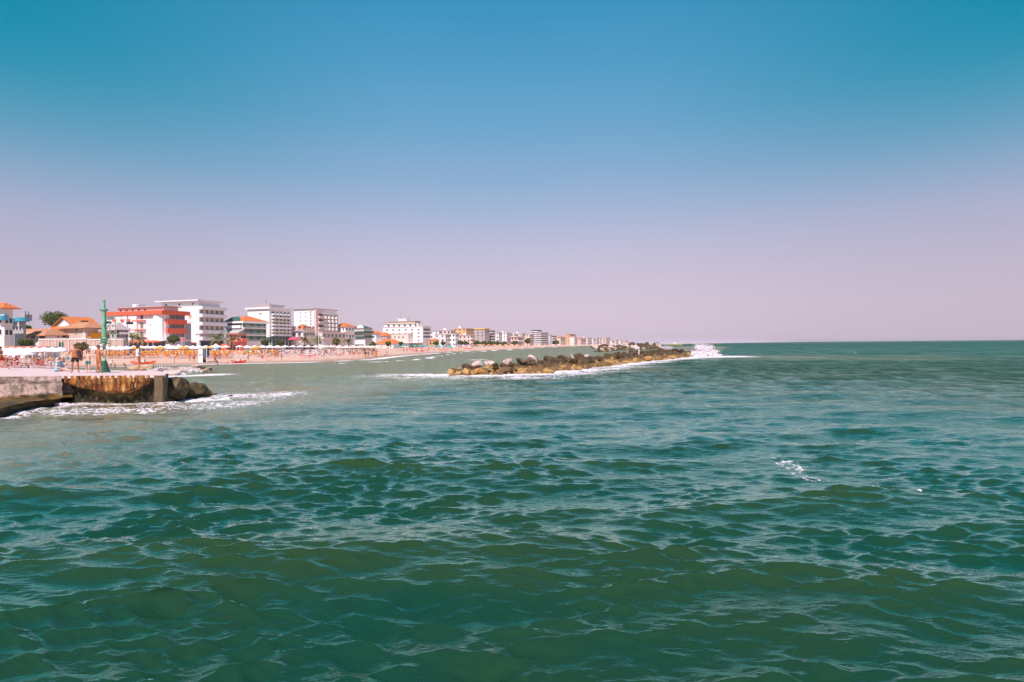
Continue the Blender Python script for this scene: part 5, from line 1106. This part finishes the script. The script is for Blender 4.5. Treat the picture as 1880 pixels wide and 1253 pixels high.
def field(kind, cm, pxs, Ys, label, group, jit=0.4, prob=1.0, rz=0.0, jpx=0.5, r0=0):
    """rows of one kind of beach furniture: pixel columns only choose the bearing, every piece stands on the sand at its own distance"""
    proto = None
    for ri, Y in enumerate(Ys):
        for px in pxs:
            label = f"{CN[cm]} {'beach umbrella' if kind == 'u' else 'sun lounger'}, {ORD[ri+r0]} of its colour, {landmark(px)}"; group0 = group; grp_ = group+' '+landmark(px)
            if rb.random() > prob: continue
            X, Y1, z = beach_pt(px+rb.uniform(-jpx, jpx), Y+rb.uniform(-jit, jit))
            a = (rz+rb.uniform(-0.3, 0.3))
            if proto is None:
                proto = (make_umbrella if kind == 'u' else make_lounger)(cm, label); tag(proto, group=grp_); proto.location = (X, Y1, z); proto.scale = (1.2,1.2,1.2) if kind == 'l' else (1,1,1); proto.rotation_euler = (0,0,a); continue
            dup(proto, (X, Y1, z), a, 1.2 if kind == 'l' else 1.0, label, grp_)
def frange(a, b, s): return [a+s*i for i in range(int((b-a)/s+0.5))]
field('u', 'whitec', frange(2, 66, 16), [92, 97], 'white umbrella in the front rows left of the sitting person', 'white umbrellas, front left rows')
field('u', 'whitec', frange(6, 128, 15), [103, 110, 118], '', 'white umbrellas, back rows', r0=2)
field('u', 'whitec', frange(148, 240, 12), [120, 130, 140], 'white umbrella in the rows behind the boy and the green post', 'white umbrellas behind the green post')
field('u', 'whitec', frange(246, 430, 12), [158, 168], 'white umbrella behind the orange loungers', 'white umbrellas behind the orange loungers')
field('l', 'orange', frange(196, 432, 9), [118, 122.5, 126], 'orange sun lounger in the front rows behind the woman in white', 'orange loungers, front rows', rz=2.6, prob=.72, jit=1.2, jpx=3)
field('l', 'orange', frange(202, 520, 10), [131, 134], 'orange sun lounger in the third row from the sea', 'orange loungers, back rows', r0=3, rz=2.6, prob=.7, jit=1.2, jpx=3)
field('l', 'whitec', frange(205, 640, 13), [124, 136, 146], 'white sun lounger scattered among the orange and yellow ones', 'white loungers among the orange ones', rz=2.4, prob=.45, jit=2, jpx=4)
field('l', 'yellowc', frange(300, 520, 11), [138, 142], 'yellow sun lounger in the back rows below the white umbrellas', 'yellow loungers, back rows', rz=2.6, prob=.7, jit=1.2, jpx=3)
field('u', 'orange', frange(206, 510, 44), [127], 'orange umbrella standing among the orange loungers', 'orange umbrellas among the loungers', prob=.7)
field('l', 'redc', frange(0, 92, 12), [87, 91], 'red deck lounger near the water behind the sitting person', 'red loungers at the far left', rz=2.4, prob=.8)
field('l', 'whitec', frange(6, 130, 12), [89, 95], 'white sun lounger among bathers at the far left', 'white loungers at the far left', rz=2.4, prob=.6)
field('l', 'bluec', frange(455, 640, 15), [150, 160], 'dark blue sun lounger below the zigzag balcony hotel', 'blue loungers below the zigzag hotel', rz=2.6)
field('u', 'whitec', frange(440, 690, 14), [176, 190], 'white umbrella in the rows below the two tall middle hotels', 'white umbrellas below the middle hotels')
field('u', 'beigec', frange(600, 720, 12), [175, 205], 'sand coloured umbrella left of the turquoise ones', 'sand coloured umbrellas')
field('u', 'tealc', frange(728, 835, 11), [255, 285], 'turquoise umbrella below the tiered hotel', 'turquoise umbrellas below the tiered hotel')
field('l', 'redc', frange(752, 800, 11), [238], 'red lounger by the water below the turquoise umbrellas', 'red loungers below the tiered hotel')
field('u', 'bluec', frange(836, 880, 9), [350, 380], 'dark blue umbrella below the orange apartment block', 'dark blue umbrellas down the bay')
field('u', 'orange', frange(868, 960, 10), [420, 470], 'orange umbrella farther down the bay', 'orange umbrellas down the bay')
field('u', 'pinkc', frange(950, 1050, 10), [620, 720], 'faint pink umbrella near the far end of the beach', 'pink umbrellas at the far end')

# ---- bathers
def small(pose, mt, cloth, cm, hair, lab):
    P = dict(stand=JS(), walk=JS(kneeL=(-.12,.22,.52), ankL=(-.12,.30,.1), toeL=(-.12,.43,.05), kneeR=(.12,-.02,.5), ankR=(.12,-.3,.14), toeR=(.12,-.2,.04), elL=(-.25,-.14,1.15), wrL=(-.25,-.05,.93), elR=(.25,.12,1.15), wrR=(.25,.28,1.0)),
             sit=JS(pel=(0,0,.14), chest=(0,.06,.47), neck=(0,.10,.66), hd=(0,.12,.75), top=(0,.12,.88), hipL=(-.10,.06,.13), kneeL=(-.15,.42,.42), ankL=(-.14,.72,.09), toeL=(-.14,.86,.04), hipR=(.10,.06,.13), kneeR=(.15,.42,.40), ankR=(.14,.76,.09), toeR=(.14,.9,.04), shL=(-.18,.07,.58), shR=(.18,.07,.58), elL=(-.26,.2,.38), wrL=(-.2,.42,.42), elR=(.26,.2,.38), wrR=(.2,.42,.42)),
             bend=JS(chest=(0,.18,1.2), neck=(0,.34,1.3), hd=(0,.42,1.34), top=(0,.52,1.40), shL=(-.18,.26,1.26), shR=(.18,.26,1.26), elL=(-.2,.4,1.0), wrL=(-.18,.5,.75), elR=(.2,.4,1.0), wrR=(.18,.5,.75)))[pose]
    return person('person', lab, (0,0,-60), 0, P, 1.0, mt, hair, clothes=cloth and ((cloth[0], cloth[1], cm),) or (), hands=False, face=False, sub=1)
# ones that stand out, each described for itself
SPEC = [ # px, Y or waterline py, pose, skin, clothes, cloth colour, label, scale
 (455, 110, 'stand', 'skinp', ('swimsuit','shirt'), 'whitec', 'person in white standing in the red pedal boat at the water edge', 1),
 (395, 105.5, 'stand', 'skin', ('swim_shorts','shorts'), 'bluec', 'bather in dark trunks at the water edge beyond the pointed tan rock', 1.05),
 (399, 98, 'bend', 'skin', ('swim_shorts','briefs'), 'pinkc', 'pink bather wading ankle deep just beyond the rocks', 0.9),
 (417, 99.5, 'stand', 'skinp', ('swimsuit','briefs'), 'pinkc', 'child wading alone between the rocks and the red pedal boat', 0.72),
 (348, 109, 'stand', 'skin', ('bikini','briefs'), 'pinkc', 'bather left of the dark haired one in front of the changing cabin', 1),
 (356, 108, 'stand', 'skin', ('swim_shorts','shorts'), 'maroon', 'bather in dark shorts just left of the changing cabin', 0.92),
 (376, 106.5, 'sit', 'skin', ('shirt','shirt'), 'black', 'person in black sitting in the shade of the changing cabin', 1),
 (489, 112, 'stand', 'skinp', ('swim_shorts','briefs'), 'beigec', 'lone tanned bather on the wet sand right of the red pedal boat', 1),
 (517, 114, 'walk', 'skin', ('swim_shorts','shorts'), 'tealcl', 'bather strolling alone along the wet sand near the orange boat', 0.8),
 (595, 136, 'bend', 'skin', ('swim_shorts','shorts'), 'tealcl', 'person in green bending on the sand right of the orange boat', 1),
 (586, 145, 'stand', 'skinp', ('dress','dress'), 'tealc', 'person in turquoise standing behind the orange boat', 1),
 (671, 139, 'stand', 'skin', ('wetsuit','shirt'), 'black', 'left of two people in black at the beach corner', 1),
 (676, 140, 'stand', 'skin', ('wetsuit','shirt'), 'bluec', 'right of two dark clothed people at the beach corner', 1),
 (651, 152, 'bend', 'skin', ('swim_shorts','shorts'), 'black', 'bather in black shorts bending left of the two people in black', 1),
 (203, 92, 'bend', 'skin', ('shirt','shirt'), 'whitec', 'person in white shirt bending down on the sand right of the green post', 0.9),
 (211, 88.5, 'walk', 'skin', ('swim_shorts','briefs'), 'tancl', 'child playing on the wet sand right of the green post', 0.62),
 (230, 89, 'bend', 'skin', ('swim_shorts','briefs'), 'maroon', 'child in dark trunks bending over on the sand left of the woman in white', 0.7),
 (104, 82, 'sit', 'skin', ('swim_shorts','briefs'), 'tancl', 'sunburnt bather sitting above and behind the person in pale blue', 1.15),
 (36, 84, 'walk', 'skinp', ('swim_shorts','briefs'), 'whitec', 'pale child running on the wet sand left of the sitting person', 0.8),
 (52, 85, 'bend', 'skin', ('swim_shorts','shorts'), 'bluec', 'bather stooping at the wet sand behind the jetty, left of the sitting person', 0.85),
 (764, 215, 'stand', 'skin', ('swim_shorts','shorts'), 'maroon', 'dark figure by the water below the tiered hotel', 1.1),
 (741, 212, 'stand', 'skin', ('swim_shorts','shorts'), 'black', 'bather in black by the water left of the tiered hotel axis', 1.0),
 (747, 214, 'walk', 'skin', ('swim_shorts','shorts'), 'black', 'walking bather in black by the water below the turquoise umbrellas', 1.0),
]
PR = {}
def proto(pose, mt, cl, cm):
    k = (pose, mt, cl, cm)
    if k not in PR: PR[k] = small(pose, mt, cl, cm, rb.choice(['hair','hairb']), 'x')
    return PR[k]
for px, Y, pose, mt, cl, cm, lb, sc_ in SPEC:
    o = proto(pose, mt, cl, cm); X, Y1, z = beach_pt(px, Y); z = max(z, -0.25)
    dup(o, (X, Y1, z), rb.uniform(0, 6.28), sc_, lb)
CP = [(proto('stand','skin',('swim_shorts','shorts'),'bluec'),'standing bather in dark blue shorts'), (proto('stand','skinp',('bikini','briefs'),'redc'),'pale standing bather in red bottoms'), (proto('walk','skin',('swim_shorts','shorts'),'redc'),'walking bather in red shorts'), (proto('sit','skin',('swim_shorts','briefs'),'bluec'),'tanned person sitting on the sand'), (proto('sit','skinp',('shirt','shirt'),'whitec'),'person in white shirt sitting on the sand'), (proto('stand','skin',('bikini','briefs'),'black'),'standing bather in black bottoms'), (proto('walk','skinp',('shirt','shirt'),'tealc'),'person walking in turquoise shirt'), (proto('bend','skin',('swim_shorts','shorts'),'yellowc'),'bather in yellow shorts bending down')]
for lo, hi, y0, y1, n in [(0, 135, 83, 100, 48), (200, 520, 114, 150, 62), (520, 700, 148, 190, 44), (630, 712, 142, 175, 30), (720, 860, 236, 330, 36), (860, 1000, 400, 560, 32)]:
    for i in range(n):
        px = rb.uniform(lo, hi); X, Y1, z = beach_pt(px, rb.uniform(y0, y1))
        if z < 0.1: continue
        o, ds = rb.choice(CP); dup(o, (X, Y1, z), rb.uniform(0, 6.28), rb.uniform(0.75, 1.05), f'{ds} in crowd {landmark(px)}', 'beach crowd '+landmark(px))
for o in PR.values():
    for c in kids(o): bpy.data.objects.remove(c)
    bpy.data.objects.remove(o)

# ---- boats, cabins, kiosks, poles
def rescue_boat(px, Y, ln, cm, label, rz=0.1, crew=True):
    X, Y1, z = beach_pt(px, Y); t = thing('pedal_boat' if crew else 'rowing_boat', label, 'boat', (X, Y1, max(0.02, z)), rz)
    for k, yy in enumerate((-0.42, 0.42)):
        vs = []; n = 10
        for i in range(n+1):
            u = i/n; x = -ln/2+ln*u; w = 0.20*math.sin(math.pi*min(1, max(0.06, u)*0.98+0.01))**0.5; zt = 0.32+0.28*(2*u-1)**4
            vs += [(x, yy-w, zt), (x, yy+w, zt), (x, yy, 0.0+0.30*(2*u-1)**6)]
        fs = []
        for i in range(n): a = i*3; b_ = a+3; fs += [(a, b_, b_+1, a+1)[::-1], (a, a+2, b_+2, b_)[::-1], (a+1, b_+1, b_+2, a+2)[::-1]]
        fs += [(0,1,2), (n*3, n*3+2, n*3+1)]
        MB().add(vs, fs).build('hull', M[cm], t)
    MB().box(-ln*0.22, -ln*0.14, -0.6, 0.6, 0.33, 0.40).box(ln*0.10, ln*0.20, -0.6, 0.6, 0.33, 0.40).build('thwart', M[cm], t)
    MB().box(-0.15, 0.25, -0.3, 0.3, 0.34, 0.60).box(0.2, 0.28, -0.3, 0.3, 0.60, 0.85).build('seat', M['metalw'], t)
    for s in (-1, 1): MB().rod((0.1, s*0.55, 0.5), (-0.9, s*1.6, 0.25), 0.03).build('oar', M['metalw'], t)
    return t
rescue_boat(438, 107, 2.5, 'redc', 'small red pedal boat afloat at the water edge with someone aboard', 0.05)
rescue_boat(263, 101, 3.9, 'coral', 'orange red rescue boat drawn up on the sand behind the woman in white', 0.08, False)
rescue_boat(565, 132, 3.6, 'coral', 'long orange boat on the sand below the zigzag balcony hotel', 0.05, False)
rescue_boat(622, 152, 2.6, 'coral', 'orange boat on the sand right of the long orange one', 0.15, False)
rescue_boat(770, 240, 5.0, 'redc', 'red boat on the sand below the tiered hotel', 0.1, False)
rescue_boat(814, 275, 4.6, 'redc', 'red boat on the sand right of the turquoise umbrellas', 0.1, False)
rescue_boat(860, 335, 6.0, 'redc', 'red boat farthest down the bay', 0.1, False)
X, Y, z = beach_pt(371.5, 106); t = thing('changing_cabin', 'white changing cabin with a dark open side near the water', 'cabin', (X, Y, z)); hh = zat(371, 640, Y)-z
MB().box(-0.8, 0.05, 0, 1.2, 0, hh).build('wall', M['metalw'], t); MB().box(-0.9, 1.0, -0.15, 1.4, hh, hh+0.10).build('roof', M['metalw'], t)
MB().box(0.12, 0.2, 0.0, 0.08, 0, hh).build('post', M['dark'], t); MB().box(0.75, 0.82, 0.0, 0.08, 0, hh).build('post', M['metalw'], t); MB().box(0.06, 0.74, 1.0, 1.08, 0.9, hh).build('curtain', M['bluec'], t)
MB().box(-0.7, -0.05, -0.04, 0, hh*0.52, hh*0.58).build('sign_board', M['bluec'], t)
def pavilion(px0, px1, pyt, Y, label, fascia, name='beach_bar', nposts=6, dp=4, fh=0.45):
    A = beach_pt(px0, Y); B = beach_pt(px1, Y); zt = zat((px0+px1)/2, pyt, Y); z = min(A[2], B[2]); t = thing(name, label, 'pavilion', (A[0], Y, z)); l = B[0]-A[0]; hh = zt-z
    MB().box(-0.3, l+0.3, -0.3, dp+0.3, hh-0.15, hh).build('roof', M['metalw'], t); MB().box(-0.3, l+0.3, -0.36, -0.302, hh-fh, hh-0.02).build('fascia', M[fascia], t)
    MB().box(l*0.05, l*0.95, dp-1, dp, 0, hh-0.15).build('back_wall', M['white'], t); MB().box(l*0.08, l*0.6, 0.5, 1.0, 0, 1.05).build('counter', M['white2'], t)
    for i in range(nposts): x = (l-0.16)*i/(nposts-1); MB().box(x, x+0.14, 0, 0.14, 0, hh-0.15).build('post', M['metalw'], t)
    return t
pavilion(14, 60, 636.5, 122, 'white beach bar with an orange red fascia at far left', 'coral')
pavilion(64, 83, 636.8, 120, 'smaller white pavilion with a part orange fascia beside the beach bar', 'coral', nposts=3)
pavilion(216, 285, 637.5, 178, 'long white flat roofed row of cabins below the red banded hotel', 'metalw', 'cabin_row', 9)
pavilion(290, 365, 638.5, 185, 'white veranda with many posts below the star hotel', 'metalw', 'veranda', 14)
pavilion(307, 329, 632.5, 195, 'white signboard shelter above the veranda', 'metalw', 'shelter', 3, 2, 1.2)
pavilion(618, 690, 637.2, 225, 'long white shelter behind the umbrellas below the middle hotels', 'metalw', 'shelter', 10)
pavilion(450, 520, 636.6, 200, 'low white shelter below the green shuttered guest house', 'metalw', 'shelter', 8)
X, Y, z = beach_pt(396.5, 178); t = thing('kiosk', 'little octagonal kiosk with straw coloured pointed roof and turquoise panels', 'kiosk', (X, Y, z)); z1 = zat(396, 636.5, Y)-z; z2 = zat(396, 631, Y)-z
MB().lathe([(0.7,0),(0.7,z1)], 8).build('wall', M['white'], t); MB().lathe([(1.3,z1-0.05),(1.3,z1),(0.05,z2)], 8).build('roof', M['beigec'], t); MB().box(0.3, 0.95, -0.75, -0.70, z1*0.4, z1*0.9).build('panel', M['blue'], t); MB().box(-1.0, -0.4, -0.75, -0.70, 0.2, z1*0.7).build('panel', M['blue'], t)
for px, p0, p1, Y, lb, fl in [(26, 612, 645, 125, 'thin white pole in front of the long low villa', None), (113, 628, 652, 100, 'white pole with dark sign panels left of the man in black shorts', 'sign'), (160, 623, 648, 130, 'white pole in front of the stone wall, right of the man', None),
     (237, 612, 650, 135, 'white pole left of the woman in white', None), (334, 621, 640, 190, 'flagpole with a small red flag below the red banded hotel', 'flag'), (365, 612, 640, 200, 'thin pole with a pennant below the star hotel', 'pennant'), (585, 609, 641, 205, 'tall yellow white pole below the stair tower hotel', None), (320, 654, 669, 104, 'dark stick standing in the wet sand behind the rocks', 'stick')]:
    X, Y, z = beach_pt(px, Y); z = zat(px, p1, Y) if fl != 'stick' else z; h_ = zat(px, p0, Y)-z; t = thing('flagpole' if fl in ('flag','pennant') else 'pole', lb, 'pole', (X, Y, z-0.6)); r_ = 0.05*Y/120
    MB().rod((0,0,0), (0,0,h_+0.6), r_, r_*0.8).build('shaft', M['dark' if fl == 'stick' else 'metalw'], t); MB().lathe([(r_*1.3, h_+0.6), (r_*1.5, h_+0.7), (0.01, h_+0.78)], 8).build('knob', M['metalw'], t)
    if fl == 'flag': MB().box(0.05, 1.0, -0.03, 0.03, h_-0.5, h_+0.45).build('flag', M['redc'], t)
    if fl == 'pennant': MB().box(-1.0, -0.05, -0.03, 0.03, h_-0.1, h_+0.3).build('flag', M['bluec'], t)
    if fl == 'sign': MB().box(-0.45, -0.08, -0.05, 0.05, h_-0.3, h_+0.55).build('sign_panel', M['dteal'], t); MB().box(0.10, 0.32, -0.05, 0.05, h_-0.3, h_+0.55).build('sign_panel', M['dteal'], t)
# ferry on the horizon
q = atz(1238, 634.3, 0); t = thing('ferry', 'small white excursion boat with a yellow hull stripe near the horizon behind the breakwater tip', 'boat', (q.x, q.y, 0), 0.1); k = q.y/F
vs = []; n = 12
for i in range(n+1):
    u = i/n; x = (-15+30*u)*k; w = 3.0*k*math.sin(math.pi*(0.25+0.75*u))**0.5 if u > 0.5 else 2.9*k; w = max(w, 0.05); vs += [(x, -w, 1.7*k+0.9*k*u*u), (x, w, 1.7*k+0.9*k*u*u), (x, -w*0.7, 0), (x, w*0.7, 0)]
fs = [(0,1,3,2), (n*4, n*4+2, n*4+3, n*4+1)]
for i in range(n): a = i*4; b_ = a+4; fs += [(a, b_, b_+1, a+1)[::-1], (a+1, b_+1, b_+3, a+3)[::-1], (a+3, b_+3, b_+2, a+2)[::-1], (a+2, b_+2, b_, a)[::-1]]
MB().add(vs, fs).build('hull', M['yellow'], t); MB().box(-13*k, 6*k, -2.2*k, 2.2*k, 2.0*k, 3.6*k).build('cabin', M['metalw'], t); MB().box(-3*k, 3*k, -1.5*k, 1.5*k, 3.6*k, 5.0*k).build('wheelhouse', M['metalw'], t); MB().box(-12*k, 5*k, -2.26*k, -2.2*k, 2.6*k, 3.1*k).build('window', M['glass'], t)
MB().rod((0,0,5*k), (0,0,7*k), 0.1*k).build('mast', M['metalw'], t)
t = thing('rail_fence', 'low pale rail along the ferry landing', 'fence', (0,0,-30)) if False else None

# ================================================================ trees
def leaf_blob(mb, c, r, n, s, rnd, flat=1.0):
    for _ in range(n):
        d = Vector((rnd.gauss(0,1), rnd.gauss(0,1), rnd.gauss(0,1))).normalized(); d = Vector(c)+Vector((d.x*r, d.y*r, d.z*r*flat))*rnd.random()**0.4
        a = Vector((rnd.gauss(0,1), rnd.gauss(0,1), rnd.gauss(0,1))).normalized(); b_ = a.orthogonal().normalized()*s*rnd.uniform(.6,1.3); a = a*s*rnd.uniform(.6,1.3)
        mb.add([d-a*.5, d+b_*.35, d+a*.5, d-b_*.35], [(0,1,2,3)])
def tree(label, px, pyt, pyb, Y, wpx, kind='round', lm='leaf', seed=1, name='tree', z0=1.4, group=None):
    rnd = random.Random(seed); X = atY(px, 630, Y).x; zt = zat(px, pyt, Y); zb = zat(px, pyb, Y); w = wpx/F*Y/2; h = zt-zb
    t = thing(name, label, 'tree', (X, Y, z0), 0, group); cz = zb+h/2-z0
    tr = MB(); tr.rod((0,0,0), (0.1*w,0,cz), w*0.09+0.08, w*0.05+0.05, 8)
    for k in range(6): a = k*1.05+rnd.random(); tr.rod((0.06*w,0,cz*0.7), (w*0.55*math.cos(a), w*0.55*math.sin(a), cz+h*0.15*rnd.uniform(-.4,1)), w*0.045+0.03, 0.02, 5)
    tr.build('trunk', M['trunk'], t); mb = MB(); ls = max(0.16, Y/F*2.2)
    for k in range(26):
        d = Vector((rnd.gauss(0,1), rnd.gauss(0,1), rnd.gauss(0,1))).normalized()*rnd.random()**0.35
        leaf_blob(mb, (d.x*w*0.78, d.y*w*0.78, cz+d.z*h*0.40*(1 if d.z > 0 else 0.7)), min(w, h)*0.30, 150, ls, rnd, 0.8)
    mb.build('crown', M[lm], t); return t
def palm(label, px, pyt, Y, wpx, seed, lm='palm', group=None):
    rnd = random.Random(seed); X = atY(px, 630, Y).x; zt = zat(px, pyt, Y)-1.4; R_ = wpx/F*Y/2; t = thing('palm_tree', label, 'tree', (X, Y, 1.4), 0, group); th = zt-R_*0.55
    MB().rod((0,0,0), (0.1,0,th*0.5), 0.26, 0.2, 8).rod((0.1,0,th*0.5), (0.0,0,th), 0.2, 0.22, 8).build('trunk', M['trunk'], t); mb = MB()
    for k in range(26):
        a = rnd.uniform(0, 6.28); e = rnd.uniform(-0.3, 1.2); p = Vector((0,0,th)); dr = Vector((math.cos(a)*math.cos(e), math.sin(a)*math.cos(e), math.sin(e))); st = R_/4.2
        for i in range(6):
            q = p+dr*st; sd_ = dr.cross(Vector((0,0,1))).normalized()
            for s in (-1, 1):
                for jj in (0.0, 0.5):
                    b0 = p.lerp(q, jj); w_ = R_*0.26*(1-i/8); mb.add([b0, b0+dr*st*0.45, b0+sd_*s*w_+dr*st*0.5+Vector((0,0,-w_*0.55))], [(0,1,2)])
            p = q; dr = (dr+Vector((0,0,-0.26))).normalized()
    mb.build('fronds', M[lm], t); return t
tree('large round dark green tree rising behind the villas at the left', 101, 573, 604, 215, 60, seed=3)
tree('small dark tree top between the low grey building and the large tree', 49, 597, 606, 200, 16, seed=5)
tree('leafy shrub beside the flower beds of the long low villa', 48, 622, 636, 128, 30, seed=6, name='shrub', lm='leaf')
tree('dry grey green bush behind the man in black shorts', 150, 627, 646, 118, 22, seed=7, name='shrub', lm='leafd', z0=0.9)
palm('dusty palm left of the woman in white, in front of the red banded hotel', 243, 611, 190, 32, 8); palm('second palm with dry fronds in front of the red banded hotel', 257, 614, 186, 26, 9, 'leafd')
tree('bushy green tree in front of the red balconies', 318, 615, 632, 195, 26, seed=10); palm('palm in front of the long balconies of the star hotel', 399, 613, 205, 30, 11)
palm('brownish palm in front of the coral red building', 428, 616, 215, 26, 12, 'leafd'); tree('small clipped green tree right of the green shuttered guest house', 487, 622, 637, 235, 16, seed=13); tree('round green bush in front of the green glass veranda', 513, 623.5, 637, 235, 20, seed=14)
palm('grey green palm left of the yellow white pole', 559, 618, 225, 26, 15, 'leafd'); palm('palm behind the yellow white pole', 583, 616, 240, 28, 16); tree('olive tree below the stair tower hotel annex', 617, 619, 636, 250, 18, seed=17, lm='leafd'); palm('palm below the blue shuttered house', 640, 621, 265, 20, 18)
tree('low tree right of the green planted balconies', 684, 628, 637, 280, 14, seed=19); tree('small tree beside the wide orange roofed bungalow', 713, 626.5, 636, 300, 12, seed=20); tree('small dark tree at the right end of the orange roofed bungalow', 736, 627, 636, 310, 9, seed=21)
for i, (px, py, Y, w_, lb) in enumerate([(800, 628, 400, 12, 'small tree in front of the ochre bungalow'), (814, 627.5, 410, 10, 'small tree right of the ochre bungalow'), (846, 626, 430, 16, 'green tree in front of the terraced white building'), (856, 627, 440, 12, 'tree in front of the low pink fronted building'), (876, 626, 480, 14, 'tree at the left foot of the yellow topped block'), (889, 627, 490, 14, 'dark tree at the right foot of the yellow topped block'),
      (900, 626, 520, 12, 'tree at the foot of the slim white tower'), (913, 627.5, 540, 14, 'low tree right of the slim white tower'), (926, 628, 560, 12, 'low tree below the broad white block'), (944, 626.5, 580, 18, 'wide dark tree left of the pink roofed building'), (968, 621, 640, 13, 'tall dark green tree standing alone before the cream block'), (1021, 625.5, 760, 15, 'flat topped dark pine right of the striped blocks')]):
    tree(lb, px, py, 633.5, Y, w_, seed=30+i)
# ================================================================ haze over the bay
m = bpy.data.materials.new('haze_air'); m.use_nodes = True; nt = m.node_tree; nt.nodes.clear()
o_ = nt.nodes.new('ShaderNodeOutputMaterial'); v_ = nt.nodes.new('ShaderNodeVolumePrincipled'); v_.inputs['Color'].default_value = (0.93, 0.84, 0.92, 1)
v_.inputs['Density'].default_value = 0.0001; v_.inputs['Anisotropy'].default_value = 0.0; nt.links.new(v_.outputs[0], o_.inputs['Volume'])
hb = MB().box(-21000, 21000, -21000, 21000, -3.0, 34.0).build('haze', m); tag(hb, 'thin pale haze lying over the far end of the bay', 'haze', kind='stuff')
